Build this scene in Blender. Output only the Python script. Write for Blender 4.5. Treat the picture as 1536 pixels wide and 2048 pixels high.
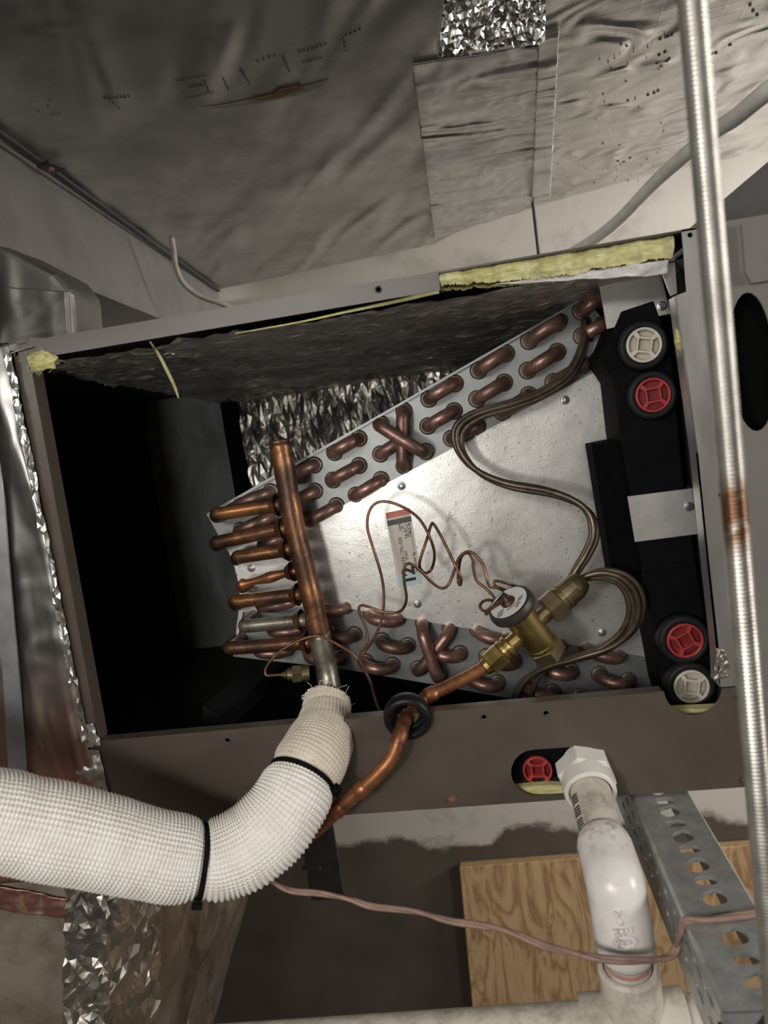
import bpy, math, random
import numpy as np
from mathutils import Vector, noise
from mathutils.geometry import tessellate_polygon

random.seed(7)
scene = bpy.context.scene
for o in list(bpy.data.objects):
    bpy.data.objects.remove(o)
COL = scene.collection

# ------------------------------------------------------------------ camera
# World frame: X along the cabinet front, Y into the room, Z up.
# Origin = upper left corner of the coil cabinet's front face (metres).
CAM = Vector((0.30775288, -0.47536007, -0.09404427))
FWD = Vector((-0.13104093, 0.98469423, -0.11491535))
RGT = Vector((0.98356992, 0.11461413, -0.13947696))
UPV = Vector((0.12417124, 0.13130448, 0.98353477))
FPX = 1420.0
cam_data = bpy.data.cameras.new('camera')
cam = bpy.data.objects.new('camera', cam_data)
COL.objects.link(cam)
cam_data.sensor_fit = 'VERTICAL'
cam_data.sensor_height = 36.0
cam_data.lens = FPX / 2048 * 36.0
cam_data.clip_start = 0.01
from mathutils import Matrix
m = Matrix((RGT, UPV, -FWD)).transposed().to_4x4()
m.translation = CAM
cam.matrix_world = m
cam_data.dof.use_dof = True
cam_data.dof.focus_distance = 0.58
cam_data.dof.aperture_fstop = 9.0
scene.camera = cam

# ------------------------------------------------------------------ world, lamps, exposure
world = bpy.data.worlds.new('world')
scene.world = world
world.use_nodes = True
world.node_tree.nodes['Background'].inputs[0].default_value = (1.0, 0.93, 0.85, 1)
world.node_tree.nodes['Background'].inputs[1].default_value = 0.02


def area_lamp(name, loc, target, size, power, color):
    d = bpy.data.lights.new(name, 'AREA')
    d.shape = 'DISK'
    d.size = size
    d.energy = power
    d.color = color
    o = bpy.data.objects.new(name, d)
    COL.objects.link(o)
    o.location = loc
    o.rotation_euler = (Vector(target) - Vector(loc)).to_track_quat('-Z', 'Y').to_euler()
    return o


wide_lamp = area_lamp('unseen_wide_lamp', (-0.3, -1.5, 0.30), (0.2, 0.1, 0.0), 1.4, 11.0, (1.0, 0.975, 0.93))  # unseen lamp added behind the viewer, wide enough to brighten the top flange
wide_lamp.data.shape = 'RECTANGLE'
wide_lamp.data.size_y = 0.16
area_lamp('work_lamp', (0.13, -0.52, -0.14), (0.26, 0.12, -0.15), 0.06, 0.85, (1.0, 0.975, 0.93))
area_lamp('side_room_lamp', (1.7, -0.55, 0.0), (0.45, 0.15, 0.05), 0.35, 9.5, (1.0, 0.975, 0.93))
area_lamp('back_room_lamp', (1.75, 0.55, -0.1), (0.2, 0.7, 0.1), 0.5, 26.0, (1.0, 0.985, 0.955))

vs = scene.view_settings
vs.view_transform = 'Standard'
vs.look = 'None'
vs.gamma = 1.0
vs.use_curve_mapping = False
vs.exposure = 0.0


# ------------------------------------------------------------------ pixel rays used to measure the photograph
def ray(x, y):
    return RGT * ((x - 768) / FPX) - UPV * ((y - 1024) / FPX) + FWD


def U(x, y, Y=0.0):
    d = ray(x, y)
    return CAM + d * ((Y - CAM.y) / d.y)


def UZ(x, y, Z):
    d = ray(x, y)
    return CAM + d * ((Z - CAM.z) / d.z)


def UX(x, y, X):
    d = ray(x, y)
    return CAM + d * ((X - CAM.x) / d.x)


def V(*a):
    return Vector(a)


# ------------------------------------------------------------------ materials
MATS = {}


class NT:
    def __init__(self, name):
        self.m = bpy.data.materials.new(name)
        self.m.use_nodes = True
        self.t = self.m.node_tree
        self.b = self.t.nodes['Principled BSDF']
        self.co = None

    def n(self, kind, **kw):
        nd = self.t.nodes.new(kind)
        for k, v in kw.items():
            setattr(nd, k, v)
        return nd

    def l(self, a, b):
        self.t.links.new(a, b)

    def coord(self, scale=(1, 1, 1), rot=(0, 0, 0), kind='Object'):
        tc = self.n('ShaderNodeTexCoord')
        mp = self.n('ShaderNodeMapping')
        mp.inputs['Scale'].default_value = scale
        mp.inputs['Rotation'].default_value = rot
        self.l(tc.outputs[kind], mp.inputs[0])
        return mp.outputs[0]

    def noise(self, scale, detail=4, rough=0.55, dist=0.0, ntype='FBM', co=None):
        nd = self.n('ShaderNodeTexNoise')
        nd.noise_type = ntype
        nd.inputs['Scale'].default_value = scale
        nd.inputs['Detail'].default_value = detail
        nd.inputs['Roughness'].default_value = rough
        nd.inputs['Distortion'].default_value = dist
        self.l(co if co is not None else self.coord(), nd.inputs['Vector'])
        return nd.outputs['Fac']

    def ramp(self, fac, stops, interp='LINEAR'):
        r = self.n('ShaderNodeValToRGB')
        r.color_ramp.interpolation = interp
        els = r.color_ramp.elements
        while len(els) < len(stops):
            els.new(0.5)
        for e, (p, c) in zip(els, stops):
            e.position = p
            e.color = (c[0], c[1], c[2], 1) if len(c) == 3 else c
        self.l(fac, r.inputs[0])
        return r.outputs[0]

    def val(self, fac, lo, hi, a=0.0, b=1.0):
        r = self.n('ShaderNodeMapRange')
        r.inputs[1].default_value = lo
        r.inputs[2].default_value = hi
        r.inputs[3].default_value = a
        r.inputs[4].default_value = b
        self.l(fac, r.inputs[0])
        return r.outputs[0]

    def mix(self, fac, c1, c2):
        x = self.n('ShaderNodeMix', data_type='RGBA')
        if isinstance(fac, float):
            x.inputs[0].default_value = fac
        else:
            self.l(fac, x.inputs[0])
        for i, c in ((6, c1), (7, c2)):
            if isinstance(c, tuple):
                x.inputs[i].default_value = (c[0], c[1], c[2], 1)
            else:
                self.l(c, x.inputs[i])
        return x.outputs[2]

    def math(self, op, a, b=0.0):
        x = self.n('ShaderNodeMath', operation=op)
        for i, q in ((0, a), (1, b)):
            if isinstance(q, (int, float)):
                x.inputs[i].default_value = q
            else:
                self.l(q, x.inputs[i])
        return x.outputs[0]

    def sep(self, co):
        s = self.n('ShaderNodeSeparateXYZ')
        self.l(co, s.inputs[0])
        return s.outputs

    def bump(self, h, strength, dist, prev=None):
        b = self.n('ShaderNodeBump')
        b.inputs['Strength'].default_value = strength
        b.inputs['Distance'].default_value = dist
        self.l(h, b.inputs['Height'])
        if prev is not None:
            self.l(prev, b.inputs['Normal'])
        return b.outputs[0]

    def done(self, color=None, metal=0.0, rough=0.5, normal=None, spec=0.5):
        if color is not None:
            if isinstance(color, tuple):
                self.b.inputs['Base Color'].default_value = (color[0], color[1], color[2], 1)
            else:
                self.l(color, self.b.inputs['Base Color'])
        for nm, v in (('Metallic', metal), ('Roughness', rough), ('Specular IOR Level', spec)):
            if isinstance(v, (int, float)):
                self.b.inputs[nm].default_value = v
            else:
                self.l(v, self.b.inputs[nm])
        if normal is not None:
            self.l(normal, self.b.inputs['Normal'])
        MATS[self.m.name] = self.m
        return self.m


def simple(name, color, metal=0.0, rough=0.5, var=0.25, scale=60, bump=0.0, bd=0.001, spec=0.5):
    n = NT(name)
    f = n.noise(scale, 5, 0.6)
    lo = tuple(c * (1 - var) for c in color)
    hi = tuple(min(1, c * (1 + var)) for c in color)
    c = n.ramp(f, [(0.3, lo), (0.7, hi)])
    nb = n.bump(n.noise(scale * 4, 3), bump, bd) if bump else None
    return n.done(c, metal, rough, nb, spec)


def foil(name, color, stain, stain_amt, rough, crease_scale, crease, stretch=(1, 1, 1), rot=(0, 0, 0), metal=1.0, fine=0.3):
    n = NT(name)
    co = n.coord(tuple(1.0 / q for q in stretch), rot)
    co.node.vector_type = 'TEXTURE'
    d = n.noise(9, 6, 0.65)
    c = n.ramp(d, [(0.5 - stain_amt * 0.3, stain), (0.62, color)])
    h = n.noise(crease_scale, 5, 0.55, 0.6, 'RIDGED_MULTIFRACTAL', co)
    h2 = n.noise(crease_scale * 5, 3, 0.5, 0.3)
    b = n.bump(h, 1.0, 0.02 * crease)
    b = n.bump(h2, fine, 0.0006, b)
    r = n.val(d, 0.35, 0.65, rough + 0.18, rough)
    mt = n.val(d, 0.5 - stain_amt * 0.3, 0.6, metal * 0.55, metal)
    return n.done(c, mt, r, b)


def build_materials():
    # painted taupe sheet metal of the cabinet
    n = NT('taupe_paint')
    f = n.noise(25, 6, 0.6)
    c = n.ramp(f, [(0.35, (0.082, 0.066, 0.053)), (0.65, (0.096, 0.078, 0.063))])
    n.done(c, 0.0, n.val(f, 0.3, 0.7, 0.30, 0.34), n.bump(n.noise(900, 2), 0.08, 0.0003))
    # galvanized sheet
    n = NT('galvanized')
    sp = n.n('ShaderNodeTexVoronoi')
    sp.inputs['Scale'].default_value = 140
    n.l(n.coord(), sp.inputs['Vector'])
    f = n.noise(18, 5, 0.6)
    pits = n.noise(330, 2, 0.5)
    c = n.mix(n.val(sp.outputs['Color'], 0, 1, 0.0, 0.35), (0.7, 0.69, 0.66), (0.84, 0.83, 0.8))
    c = n.mix(n.val(pits, 0.34, 0.28, 0.0, 0.55), c, (0.2, 0.19, 0.18))
    b = n.bump(n.noise(620, 3, 0.6), 0.16, 0.0005)
    b = n.bump(n.noise(16, 3, 0.5), 0.25, 0.004, b)
    c = n.mix(n.val(n.noise(1100, 1, 0.4), 0.70, 0.76, 0.0, 0.7), c, (0.12, 0.11, 0.1))
    n.done(c, 0.65, n.val(f, 0.3, 0.7, 0.3, 0.42), b)
    n = NT('galvanized_frame')
    f = n.noise(30, 5, 0.6, co=n.coord((1, 1, 0.25)))
    n.done(n.ramp(f, [(0.3, (0.5, 0.49, 0.47)), (0.7, (0.64, 0.63, 0.61))]), 0.85,
           n.val(f, 0.3, 0.7, 0.3, 0.42), n.bump(n.noise(500, 2), 0.08, 0.0003))
    n = NT('tube_sheet')
    f = n.noise(22, 5, 0.6)
    n.done(n.ramp(f, [(0.3, (0.2, 0.21, 0.21)), (0.7, (0.32, 0.325, 0.32))]), 0.75,
           n.val(f, 0.3, 0.7, 0.4, 0.52), n.bump(n.noise(300, 3), 0.12, 0.0005))
    simple('fins', (0.25, 0.25, 0.25), 0.7, 0.5, 0.3, 200)
    # coppers
    for nm, a, b_, d in (('copper_bend', (0.5, 0.3, 0.25), (0.27, 0.15, 0.12), (0.12, 0.085, 0.07)),
                         ('copper_header', (0.42, 0.19, 0.075), (0.15, 0.073, 0.042), (0.055, 0.034, 0.026)),
                         ('copper_line', (0.5, 0.22, 0.09), (0.3, 0.12, 0.055), (0.12, 0.05, 0.03)),
                         ('copper_tube', (0.3, 0.15, 0.085), (0.17, 0.085, 0.05), (0.08, 0.045, 0.03)),
                         ('distributor_copper', (0.2, 0.155, 0.115), (0.13, 0.1, 0.075), (0.07, 0.055, 0.045)),
                         ('copper_frosted', (0.38, 0.37, 0.31), (0.22, 0.19, 0.15), (0.12, 0.08, 0.06))):
        n = NT(nm)
        f = n.noise(34, 7, 0.7, 0.6)
        c = n.ramp(f, [(0.36, d), (0.5, b_), (0.64, a)])
        n.done(c, 0.7, n.val(f, 0.3, 0.7, 0.5, 0.33), n.bump(n.noise(250, 3), 0.1, 0.0004))
    n = NT('brass')
    f = n.noise(60, 6, 0.6)
    n.done(n.ramp(f, [(0.32, (0.2, 0.135, 0.045)), (0.65, (0.52, 0.39, 0.15))]), 0.9, n.val(f, 0.3, 0.7, 0.45, 0.3))
    n = NT('brass_dull')
    f = n.noise(60, 6, 0.6)
    n.done(n.ramp(f, [(0.32, (0.12, 0.095, 0.05)), (0.65, (0.3, 0.24, 0.13))]), 0.85, n.val(f, 0.3, 0.7, 0.55, 0.4))
    simple('dark_steel', (0.07, 0.065, 0.06), 0.6, 0.5, 0.3)
    simple('black_plastic', (0.006, 0.006, 0.0065), 0.0, 0.75, 0.3, 50, 0.1, 0.0005, 0.06)
    simple('black_rubber', (0.008, 0.008, 0.009), 0.0, 0.42, 0.3, 60, 0.1, 0.0005, 0.3)
    simple('boss_plastic', (0.017, 0.017, 0.019), 0.0, 0.55, 0.2, 60, spec=0.25)
    simple('black_foam', (0.004, 0.004, 0.0045), 0.0, 0.85, 0.3, 200, 0.2, 0.0005, 0.05)
    simple('white_plug', (0.72, 0.68, 0.58), 0.0, 0.45, 0.06, 90)
    simple('red_plug', (0.42, 0.05, 0.05), 0.0, 0.42, 0.12, 90)
    simple('plug_recess_red', (0.2, 0.012, 0.016), 0.0, 0.5, 0.1)
    simple('plug_recess_white', (0.5, 0.46, 0.36), 0.0, 0.5, 0.1)
    simple('void_black', (0.004, 0.004, 0.004), 0.0, 0.9, 0.1, spec=0.1)
    simple('ink_black', (0.012, 0.012, 0.013), 0.0, 0.6, 0.1)
    simple('ink_faded', (0.05, 0.048, 0.045), 0.0, 0.7, 0.3, 300)
    simple('print_grey', (0.09, 0.085, 0.085), 0.0, 0.6, 0.2)
    simple('label_paper', (0.6, 0.56, 0.49), 0.0, 0.45, 0.04, 40)
    simple('label_white', (0.72, 0.71, 0.67), 0.0, 0.4, 0.04, 40)
    simple('label_red', (0.62, 0.16, 0.11), 0.0, 0.45, 0.15, 120)
    simple('label_blue', (0.47, 0.57, 0.6), 0.0, 0.45, 0.1, 40)
    simple('screw_zinc', (0.5, 0.5, 0.49), 0.9, 0.3, 0.15)
    simple('screw_rust', (0.2, 0.1, 0.06), 0.4, 0.6, 0.4, 300)
    simple('collar_metal', (0.3, 0.26, 0.22), 0.8, 0.42, 0.2)
    # fibreglass
    n = NT('fibreglass')
    f = n.noise(160, 6, 0.7, 0.6, co=n.coord((0.4, 1, 1.4)))
    n.done(n.ramp(f, [(0.3, (0.5, 0.45, 0.13)), (0.7, (0.86, 0.83, 0.5))]), 0.0, 0.9,
           n.bump(n.noise(420, 5, 0.7, 0.8, co=n.coord((0.3, 1, 1))), 0.8, 0.002), 0.1)
    n = NT('film_plastic')
    f = n.noise(50, 4, 0.6, 0.8)
    n.done((0.85, 0.82, 0.81), 0.0, 0.22, n.bump(f, 0.5, 0.004))
    # foils
    foil('foil_board', (0.56, 0.55, 0.53), (0.33, 0.31, 0.285), 0.6, 0.3, 16, 0.9, (0.22, 1, 1), (0, 0, -1.08), 0.95)
    foil('foil_tape', (0.66, 0.65, 0.63), (0.52, 0.51, 0.49), 0.2, 0.2, 22, 1.0, (0.3, 1.2, 1), (0, 0, 0.12), 1.0, 0.15)
    foil('foil_bright', (0.85, 0.84, 0.82), (0.75, 0.74, 0.71), 0.2, 0.4, 40, 0.8)
    foil('foil_liner', (0.55, 0.53, 0.49), (0.2, 0.19, 0.17), 0.5, 0.36, 60, 1.0, (0.35, 1.2, 1), (0, 0, 0.1), 0.95)
    foil('foil_liner_back', (0.6, 0.565, 0.5), (0.16, 0.15, 0.13), 0.35, 0.27, 40, 0.9, (1.3, 1, 0.3), (0, 0.2, 0), 1.0)
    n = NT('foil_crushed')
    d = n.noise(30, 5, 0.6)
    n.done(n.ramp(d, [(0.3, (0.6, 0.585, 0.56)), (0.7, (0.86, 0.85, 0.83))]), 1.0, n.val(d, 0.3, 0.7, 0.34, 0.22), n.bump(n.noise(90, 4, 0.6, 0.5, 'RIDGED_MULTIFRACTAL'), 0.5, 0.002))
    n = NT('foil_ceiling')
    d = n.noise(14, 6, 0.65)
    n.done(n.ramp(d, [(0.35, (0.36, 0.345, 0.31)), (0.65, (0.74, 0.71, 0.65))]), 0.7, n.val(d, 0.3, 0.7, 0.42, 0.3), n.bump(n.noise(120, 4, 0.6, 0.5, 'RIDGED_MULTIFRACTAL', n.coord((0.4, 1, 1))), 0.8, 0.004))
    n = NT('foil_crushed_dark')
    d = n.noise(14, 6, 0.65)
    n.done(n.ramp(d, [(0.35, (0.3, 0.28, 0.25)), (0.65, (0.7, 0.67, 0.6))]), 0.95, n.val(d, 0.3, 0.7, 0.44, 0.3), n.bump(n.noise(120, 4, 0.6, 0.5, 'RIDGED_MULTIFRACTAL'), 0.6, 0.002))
    foil('foil_wrap', (0.32, 0.31, 0.295), (0.17, 0.155, 0.14), 0.6, 0.42, 16, 0.3, (1.5, 1.5, 0.3), (0, 0.15, 0), 1.0)
    n = NT('duct_metal')
    f = n.noise(14, 6, 0.62)
    n.done(n.ramp(f, [(0.3, (0.3, 0.285, 0.265)), (0.7, (0.42, 0.405, 0.385))]), 0.8, 0.42,
           n.bump(n.noise(60, 4), 0.12, 0.001))
    # scrim faced foil with its square thread grid
    n = NT('foil_scrim')
    co = n.coord((1, 1, 1), (0, 0, 0.12))
    x, y, z = n.sep(co)
    g = None
    for a in (x, y):
        w = n.math('PINGPONG', n.math('MULTIPLY', a, 1.0), 0.0085)
        k = n.val(w, 0.0, 0.0012, 1.0, 0.0)
        g = k if g is None else n.math('MAXIMUM', g, k)
    d = n.noise(14, 6, 0.65)
    c = n.ramp(d, [(0.3, (0.46, 0.45, 0.43)), (0.6, (0.66, 0.65, 0.63))])
    b = n.bump(g, 0.12, 0.0006)
    b = n.bump(n.noise(24, 4, 0.6, 0.5, 'RIDGED_MULTIFRACTAL'), 0.8, 0.01, b)
    n.done(c, 0.95, n.val(d, 0.3, 0.7, 0.34, 0.22), b)
    # stained wrap of the left plenum
    n = NT('foil_stained')
    co = n.coord((1, 1, 0.4))
    d = n.noise(26, 6, 0.6, 0.8, co=co)
    zz = n.sep(n.coord())[2]
    low = n.val(zz, 0.68, 0.58, 0.0, 1.0)
    c = n.ramp(d, [(0.3, (0.2, 0.19, 0.18)), (0.6, (0.36, 0.35, 0.34))])
    red = n.ramp(d, [(0.38, (0.36, 0.2, 0.17)), (0.52, (0.33, 0.15, 0.12)), (0.62, (0.52, 0.42, 0.26))])
    c = n.mix(low, c, red)
    b = n.bump(n.noise(20, 5, 0.55, 0.8, 'RIDGED_MULTIFRACTAL', n.coord((1.5, 1, 0.4))), 0.9, 0.012)
    n.done(c, n.val(low, 0, 1, 1.0, 0.7), n.val(d, 0.3, 0.7, 0.42, 0.3), b)
    n = NT('foil_brown')
    d = n.noise(15, 7, 0.66, 0.8, co=n.coord((1, 1, 0.6)))
    c = n.ramp(d, [(0.36, (0.13, 0.1, 0.08)), (0.48, (0.3, 0.275, 0.25)), (0.66, (0.5, 0.485, 0.465))])
    b = n.bump(n.noise(18, 5, 0.6, 0.6, 'RIDGED_MULTIFRACTAL', n.coord((1, 1, 0.5))), 1.0, 0.012)
    n.done(c, 0.85, n.val(d, 0.3, 0.7, 0.45, 0.25), b)
    n = NT('dusty_board')
    d = n.noise(20, 7, 0.66)
    c = n.ramp(d, [(0.3, (0.12, 0.09, 0.065)), (0.55, (0.27, 0.23, 0.185)), (0.8, (0.33, 0.29, 0.24))])
    n.done(c, 0.2, 0.6, n.bump(d, 0.15, 0.002))
    # knit jacket
    n = NT('knit_white')
    d = n.noise(70, 6, 0.7)
    f = n.noise(700, 2, 0.5)
    c = n.mix(n.val(d, 0.42, 0.72, 0.0, 0.45), (0.78, 0.76, 0.72), (0.55, 0.48, 0.4))
    c = n.mix(n.val(f, 0.64, 0.74, 0.0, 0.5), c, (0.3, 0.22, 0.14))
    n.done(c, 0.0, 0.55, None, 0.4)
    n = NT('knit_old')
    d = n.noise(70, 6, 0.7)
    f = n.noise(500, 2, 0.5)
    c = n.mix(n.val(d, 0.35, 0.7, 0.0, 0.6), (0.72, 0.66, 0.56), (0.5, 0.42, 0.31))
    c = n.mix(n.val(f, 0.62, 0.74, 0.0, 0.5), c, (0.26, 0.18, 0.11))
    n.done(c, 0.0, 0.7, None, 0.3)
    # pvc
    n = NT('pvc_clean')
    d = n.noise(55, 6, 0.7)
    c = n.mix(n.val(d, 0.55, 0.72, 0.0, 0.35), (0.8, 0.77, 0.74), (0.4, 0.34, 0.28))
    yy_ = n.sep(n.coord())[1]
    dirt = n.math('MULTIPLY', n.val(n.noise(170, 5, 0.65), 0.52, 0.62, 0.0, 0.8), n.val(yy_, -0.005, 0.03, 0.0, 1.0))
    c = n.mix(dirt, c, (0.3, 0.24, 0.18))
    n.done(c, 0.0, 0.3, None, 0.5)
    n = NT('pvc_dirty')
    d = n.noise(80, 7, 0.72, 0.4, co=n.coord((1, 1, 1)))
    c = n.mix(n.val(d, 0.46, 0.7, 0.0, 0.75), (0.66, 0.61, 0.53), (0.27, 0.22, 0.17))
    n.done(c, 0.0, 0.42, None, 0.4)
    simple('pvc_plain', (0.78, 0.75, 0.7), 0.0, 0.35, 0.06, 60)
    simple('primer_stain', (0.52, 0.25, 0.23), 0.0, 0.4, 0.3, 200)
    # strut
    n = NT('strut_zinc')
    d = n.noise(70, 6, 0.68)
    c = n.ramp(d, [(0.3, (0.34, 0.35, 0.35)), (0.7, (0.66, 0.67, 0.66))])
    n.done(c, 0.65, n.val(d, 0.3, 0.7, 0.48, 0.3), n.bump(d, 0.2, 0.0008))
    n = NT('rod_zinc')
    zz = n.sep(n.coord())[2]
    d = n.noise(90, 5, 0.6)
    rust = n.math('MULTIPLY', n.val(n.math('ABSOLUTE', n.math('ADD', zz, 0.143)), 0.018, 0.008, 0.0, 1.0), n.val(d, 0.38, 0.5))
    c = n.mix(rust, n.ramp(d, [(0.3, (0.42, 0.4, 0.36)), (0.7, (0.66, 0.64, 0.6))]), (0.2, 0.1, 0.055))
    n.done(c, 0.85, 0.32)
    # cables
    simple('wire_brown', (0.29, 0.185, 0.145), 0.0, 0.5, 0.25, 120)
    simple('cable_white', (0.92, 0.87, 0.81), 0.0, 0.45, 0.14, 60)
    simple('cable_dusty', (0.36, 0.32, 0.27), 0.0, 0.6, 0.2, 90)
    # building
    n = NT('wall_paint')
    co = n.coord()
    zz = n.sep(co)[2]
    e = n.noise(7, 5, 0.6, 0.4)
    edge = n.math('ADD', zz, n.val(e, 0.3, 0.7, -0.03, 0.03))
    top = n.val(edge, -0.992, -0.975, 0.0, 1.0)
    smudge = n.noise(11, 6, 0.65)
    paint = n.mix(n.val(smudge, 0.52, 0.68, 0.0, 0.45), (0.58, 0.54, 0.485), (0.26, 0.235, 0.2))
    low = n.ramp(n.noise(4, 6, 0.6), [(0.3, (0.065, 0.05, 0.038)), (0.7, (0.13, 0.105, 0.082))])
    n.done(n.mix(top, low, paint), 0.0, 0.7, n.bump(n.noise(90, 4), 0.15, 0.002))
    simple('room_paint', (0.42, 0.38, 0.33), 0.0, 0.8, 0.1, 3)
    simple('concrete', (0.16, 0.14, 0.12), 0.0, 0.8, 0.3, 6)
    n = NT('plywood')
    wv = n.noise(9, 3, 0.5, 1.4, co=n.coord((2.3, 1, 0.5)))
    st = n.math('PINGPONG', n.math('MULTIPLY', wv, 9.0), 1.0)
    fi = n.noise(180, 4, 0.6, co=n.coord((3, 1, 0.15)))
    c = n.ramp(st, [(0.1, (0.62, 0.43, 0.24)), (0.6, (0.52, 0.33, 0.165)), (0.95, (0.36, 0.205, 0.095))])
    c = n.mix(n.val(fi, 0.45, 0.75, 0.0, 0.3), c, (0.3, 0.18, 0.085))
    n.done(c, 0.0, 0.55, n.bump(fi, 0.1, 0.001))
    simple('ply_edge', (0.3, 0.19, 0.09), 0.0, 0.7, 0.4, 200)
    n = NT('inner_sheet')
    d = n.noise(12, 7, 0.68, 0.5, co=n.coord((1, 1, 0.35)))
    n.done(n.ramp(d, [(0.35, (0.17, 0.18, 0.18)), (0.7, (0.42, 0.435, 0.435))]), 0.2, 0.55)
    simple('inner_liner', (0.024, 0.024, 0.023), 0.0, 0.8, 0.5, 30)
    simple('furnace_paint', (0.24, 0.225, 0.21), 0.3, 0.38, 0.06, 15)
    simple('transition_grey', (0.1, 0.1, 0.1), 0.4, 0.5, 0.15, 20)
    simple('seam_shadow', (0.05, 0.048, 0.045), 0.1, 0.8, 0.3, 80)  # near-black tone painting the gap and shadow line along the duct seam
    simple('tear_brown', (0.17, 0.1, 0.035), 0.0, 0.8, 0.35, 120)
    simple('tear_yellow', (0.26, 0.235, 0.19), 0.1, 0.8, 0.3, 120)
    simple('strap_grey', (0.4, 0.405, 0.41), 0.8, 0.42, 0.2, 50)


build_materials()

# ------------------------------------------------------------------ object helpers


def tag(o, label=None, cat=None, group=None, kind=None):
    if label:
        o['label'] = label
    if cat:
        o['category'] = cat
    if group:
        o['group'] = group
    if kind:
        o['kind'] = kind
    return o


def thing(name, label, cat, base, group=None):
    o = bpy.data.objects.new(name, None)
    COL.objects.link(o)
    o.empty_display_size = 0.01
    o.location = Vector(base)
    return tag(o, label, cat, group)


def wbase(o):
    p = Vector((0, 0, 0))
    while o is not None:
        p = p + Vector(o.location)
        o = o.parent
    return p


def mesh_obj(name, geo, mat, parent=None, smooth=False, origin=None):
    """geo = (verts, faces) in world coordinates."""
    vs_, fs = geo
    vs_ = [Vector(v) for v in vs_]
    if origin is None and parent is None:
        xs = [v.x for v in vs_]
        ys = [v.y for v in vs_]
        zs = [v.z for v in vs_]
        origin = Vector(((min(xs) + max(xs)) / 2, (min(ys) + max(ys)) / 2, min(zs)))
    if origin is None:
        origin = wbase(parent)
    me = bpy.data.meshes.new(name)
    me.from_pydata([v - origin for v in vs_], [], [list(f) for f in fs])
    me.update()
    if smooth:
        me.polygons.foreach_set('use_smooth', [True] * len(me.polygons))
    me.materials.append(MATS[mat])
    o = bpy.data.objects.new(name, me)
    COL.objects.link(o)
    if parent is not None:
        o.parent = parent
        o.location = origin - wbase(parent)
    else:
        o.location = origin
    return o


def join(*geos):
    V_, F_ = [], []
    for g in geos:
        k = len(V_)
        V_ += list(g[0])
        F_ += [[i + k for i in f] for f in g[1]]
    return V_, F_


def autosmooth(o, deg=35):
    me = o.data
    me.polygons.foreach_set('use_smooth', [True] * len(me.polygons))
    try:
        me.set_sharp_from_angle(angle=math.radians(deg))
    except Exception:
        pass
    return o


def bevel(o, w, seg=2):
    md = o.modifiers.new('bevel', 'BEVEL')
    md.width = w
    md.segments = seg
    md.limit_method = 'ANGLE'
    return o


def box(x0, x1, y0, y1, z0, z1):
    v = [V(x, y, z) for x in (x0, x1) for y in (y0, y1) for z in (z0, z1)]
    f = [(0, 1, 3, 2), (4, 6, 7, 5), (0, 4, 5, 1), (2, 3, 7, 6), (0, 2, 6, 4), (1, 5, 7, 3)]
    return v, f


def prism(outline, direction, holes=()):
    """outline: 3D loop (planar); holes: 3D loops; extruded by the vector direction."""
    loops = [[Vector(p) for p in outline]] + [[Vector(p) for p in h] for h in holes]
    n = Vector(direction).normalized()
    a = n.orthogonal().normalized()
    b = n.cross(a)
    flat = [[Vector((p.dot(a), p.dot(b), 0)) for p in lp] for lp in loops]
    tris = tessellate_polygon(flat)
    pts = [p for lp in loops for p in lp]
    N = len(pts)
    verts = pts + [p + Vector(direction) for p in pts]
    f = []
    for t in tris:
        p, q, r = (pts[i] for i in t)
        up = (q - p).cross(r - p).dot(n) > 0
        f.append(tuple(reversed(t)) if up else tuple(t))
        t2 = tuple(i + N for i in t)
        f.append(t2 if up else tuple(reversed(t2)))
    k = 0
    for li, lp in enumerate(loops):
        L = len(lp)
        area = sum(flat[li][i].x * flat[li][(i + 1) % L].y - flat[li][(i + 1) % L].x * flat[li][i].y for i in range(L))
        ccw = area > 0
        if li > 0:
            ccw = not ccw
        for i in range(L):
            j = (i + 1) % L
            q = (k + i, k + j, k + j + N, k + i + N)
            f.append(q if ccw else tuple(reversed(q)))
        k += L
    return verts, f


def plate(pxs, Y, th, holes=()):
    """plate parallel to the cabinet front, front face at Y, measured outline."""
    lp = [U(x, y, Y) for x, y in pxs]
    return prism(lp, V(0, th, 0), holes)


def circle(c, r, n=20, a=None, b=None):
    a = a or V(1, 0, 0)
    b = b or V(0, 0, 1)
    return [c + a * (r * math.cos(2 * math.pi * i / n)) + b * (r * math.sin(2 * math.pi * i / n)) for i in range(n)]


def capsule(c1, c2, r, n=10):
    d = (c2 - c1).normalized()
    p = V(0, 1, 0).cross(d)
    out = []
    for i in range(n + 1):
        t = -math.pi / 2 + math.pi * i / n
        out.append(c2 + d * (r * math.cos(t)) + p * (r * math.sin(t)))
    for i in range(n + 1):
        t = math.pi / 2 + math.pi * i / n
        out.append(c1 + d * (r * math.cos(t)) + p * (r * math.sin(t)))
    return out


def catmull(pts, sub):
    pts = [Vector(p) for p in pts]
    P = [pts[0] * 2 - pts[1]] + pts + [pts[-1] * 2 - pts[-2]]
    out = []
    for i in range(1, len(P) - 2):
        p0, p1, p2, p3 = P[i - 1:i + 3]
        for k in range(sub):
            t = k / sub
            out.append(0.5 * ((2 * p1) + (p2 - p0) * t + (2 * p0 - 5 * p1 + 4 * p2 - p3) * t * t + (3 * p1 - p0 - 3 * p2 + p3) * t ** 3))
    out.append(pts[-1])
    return out


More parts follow.
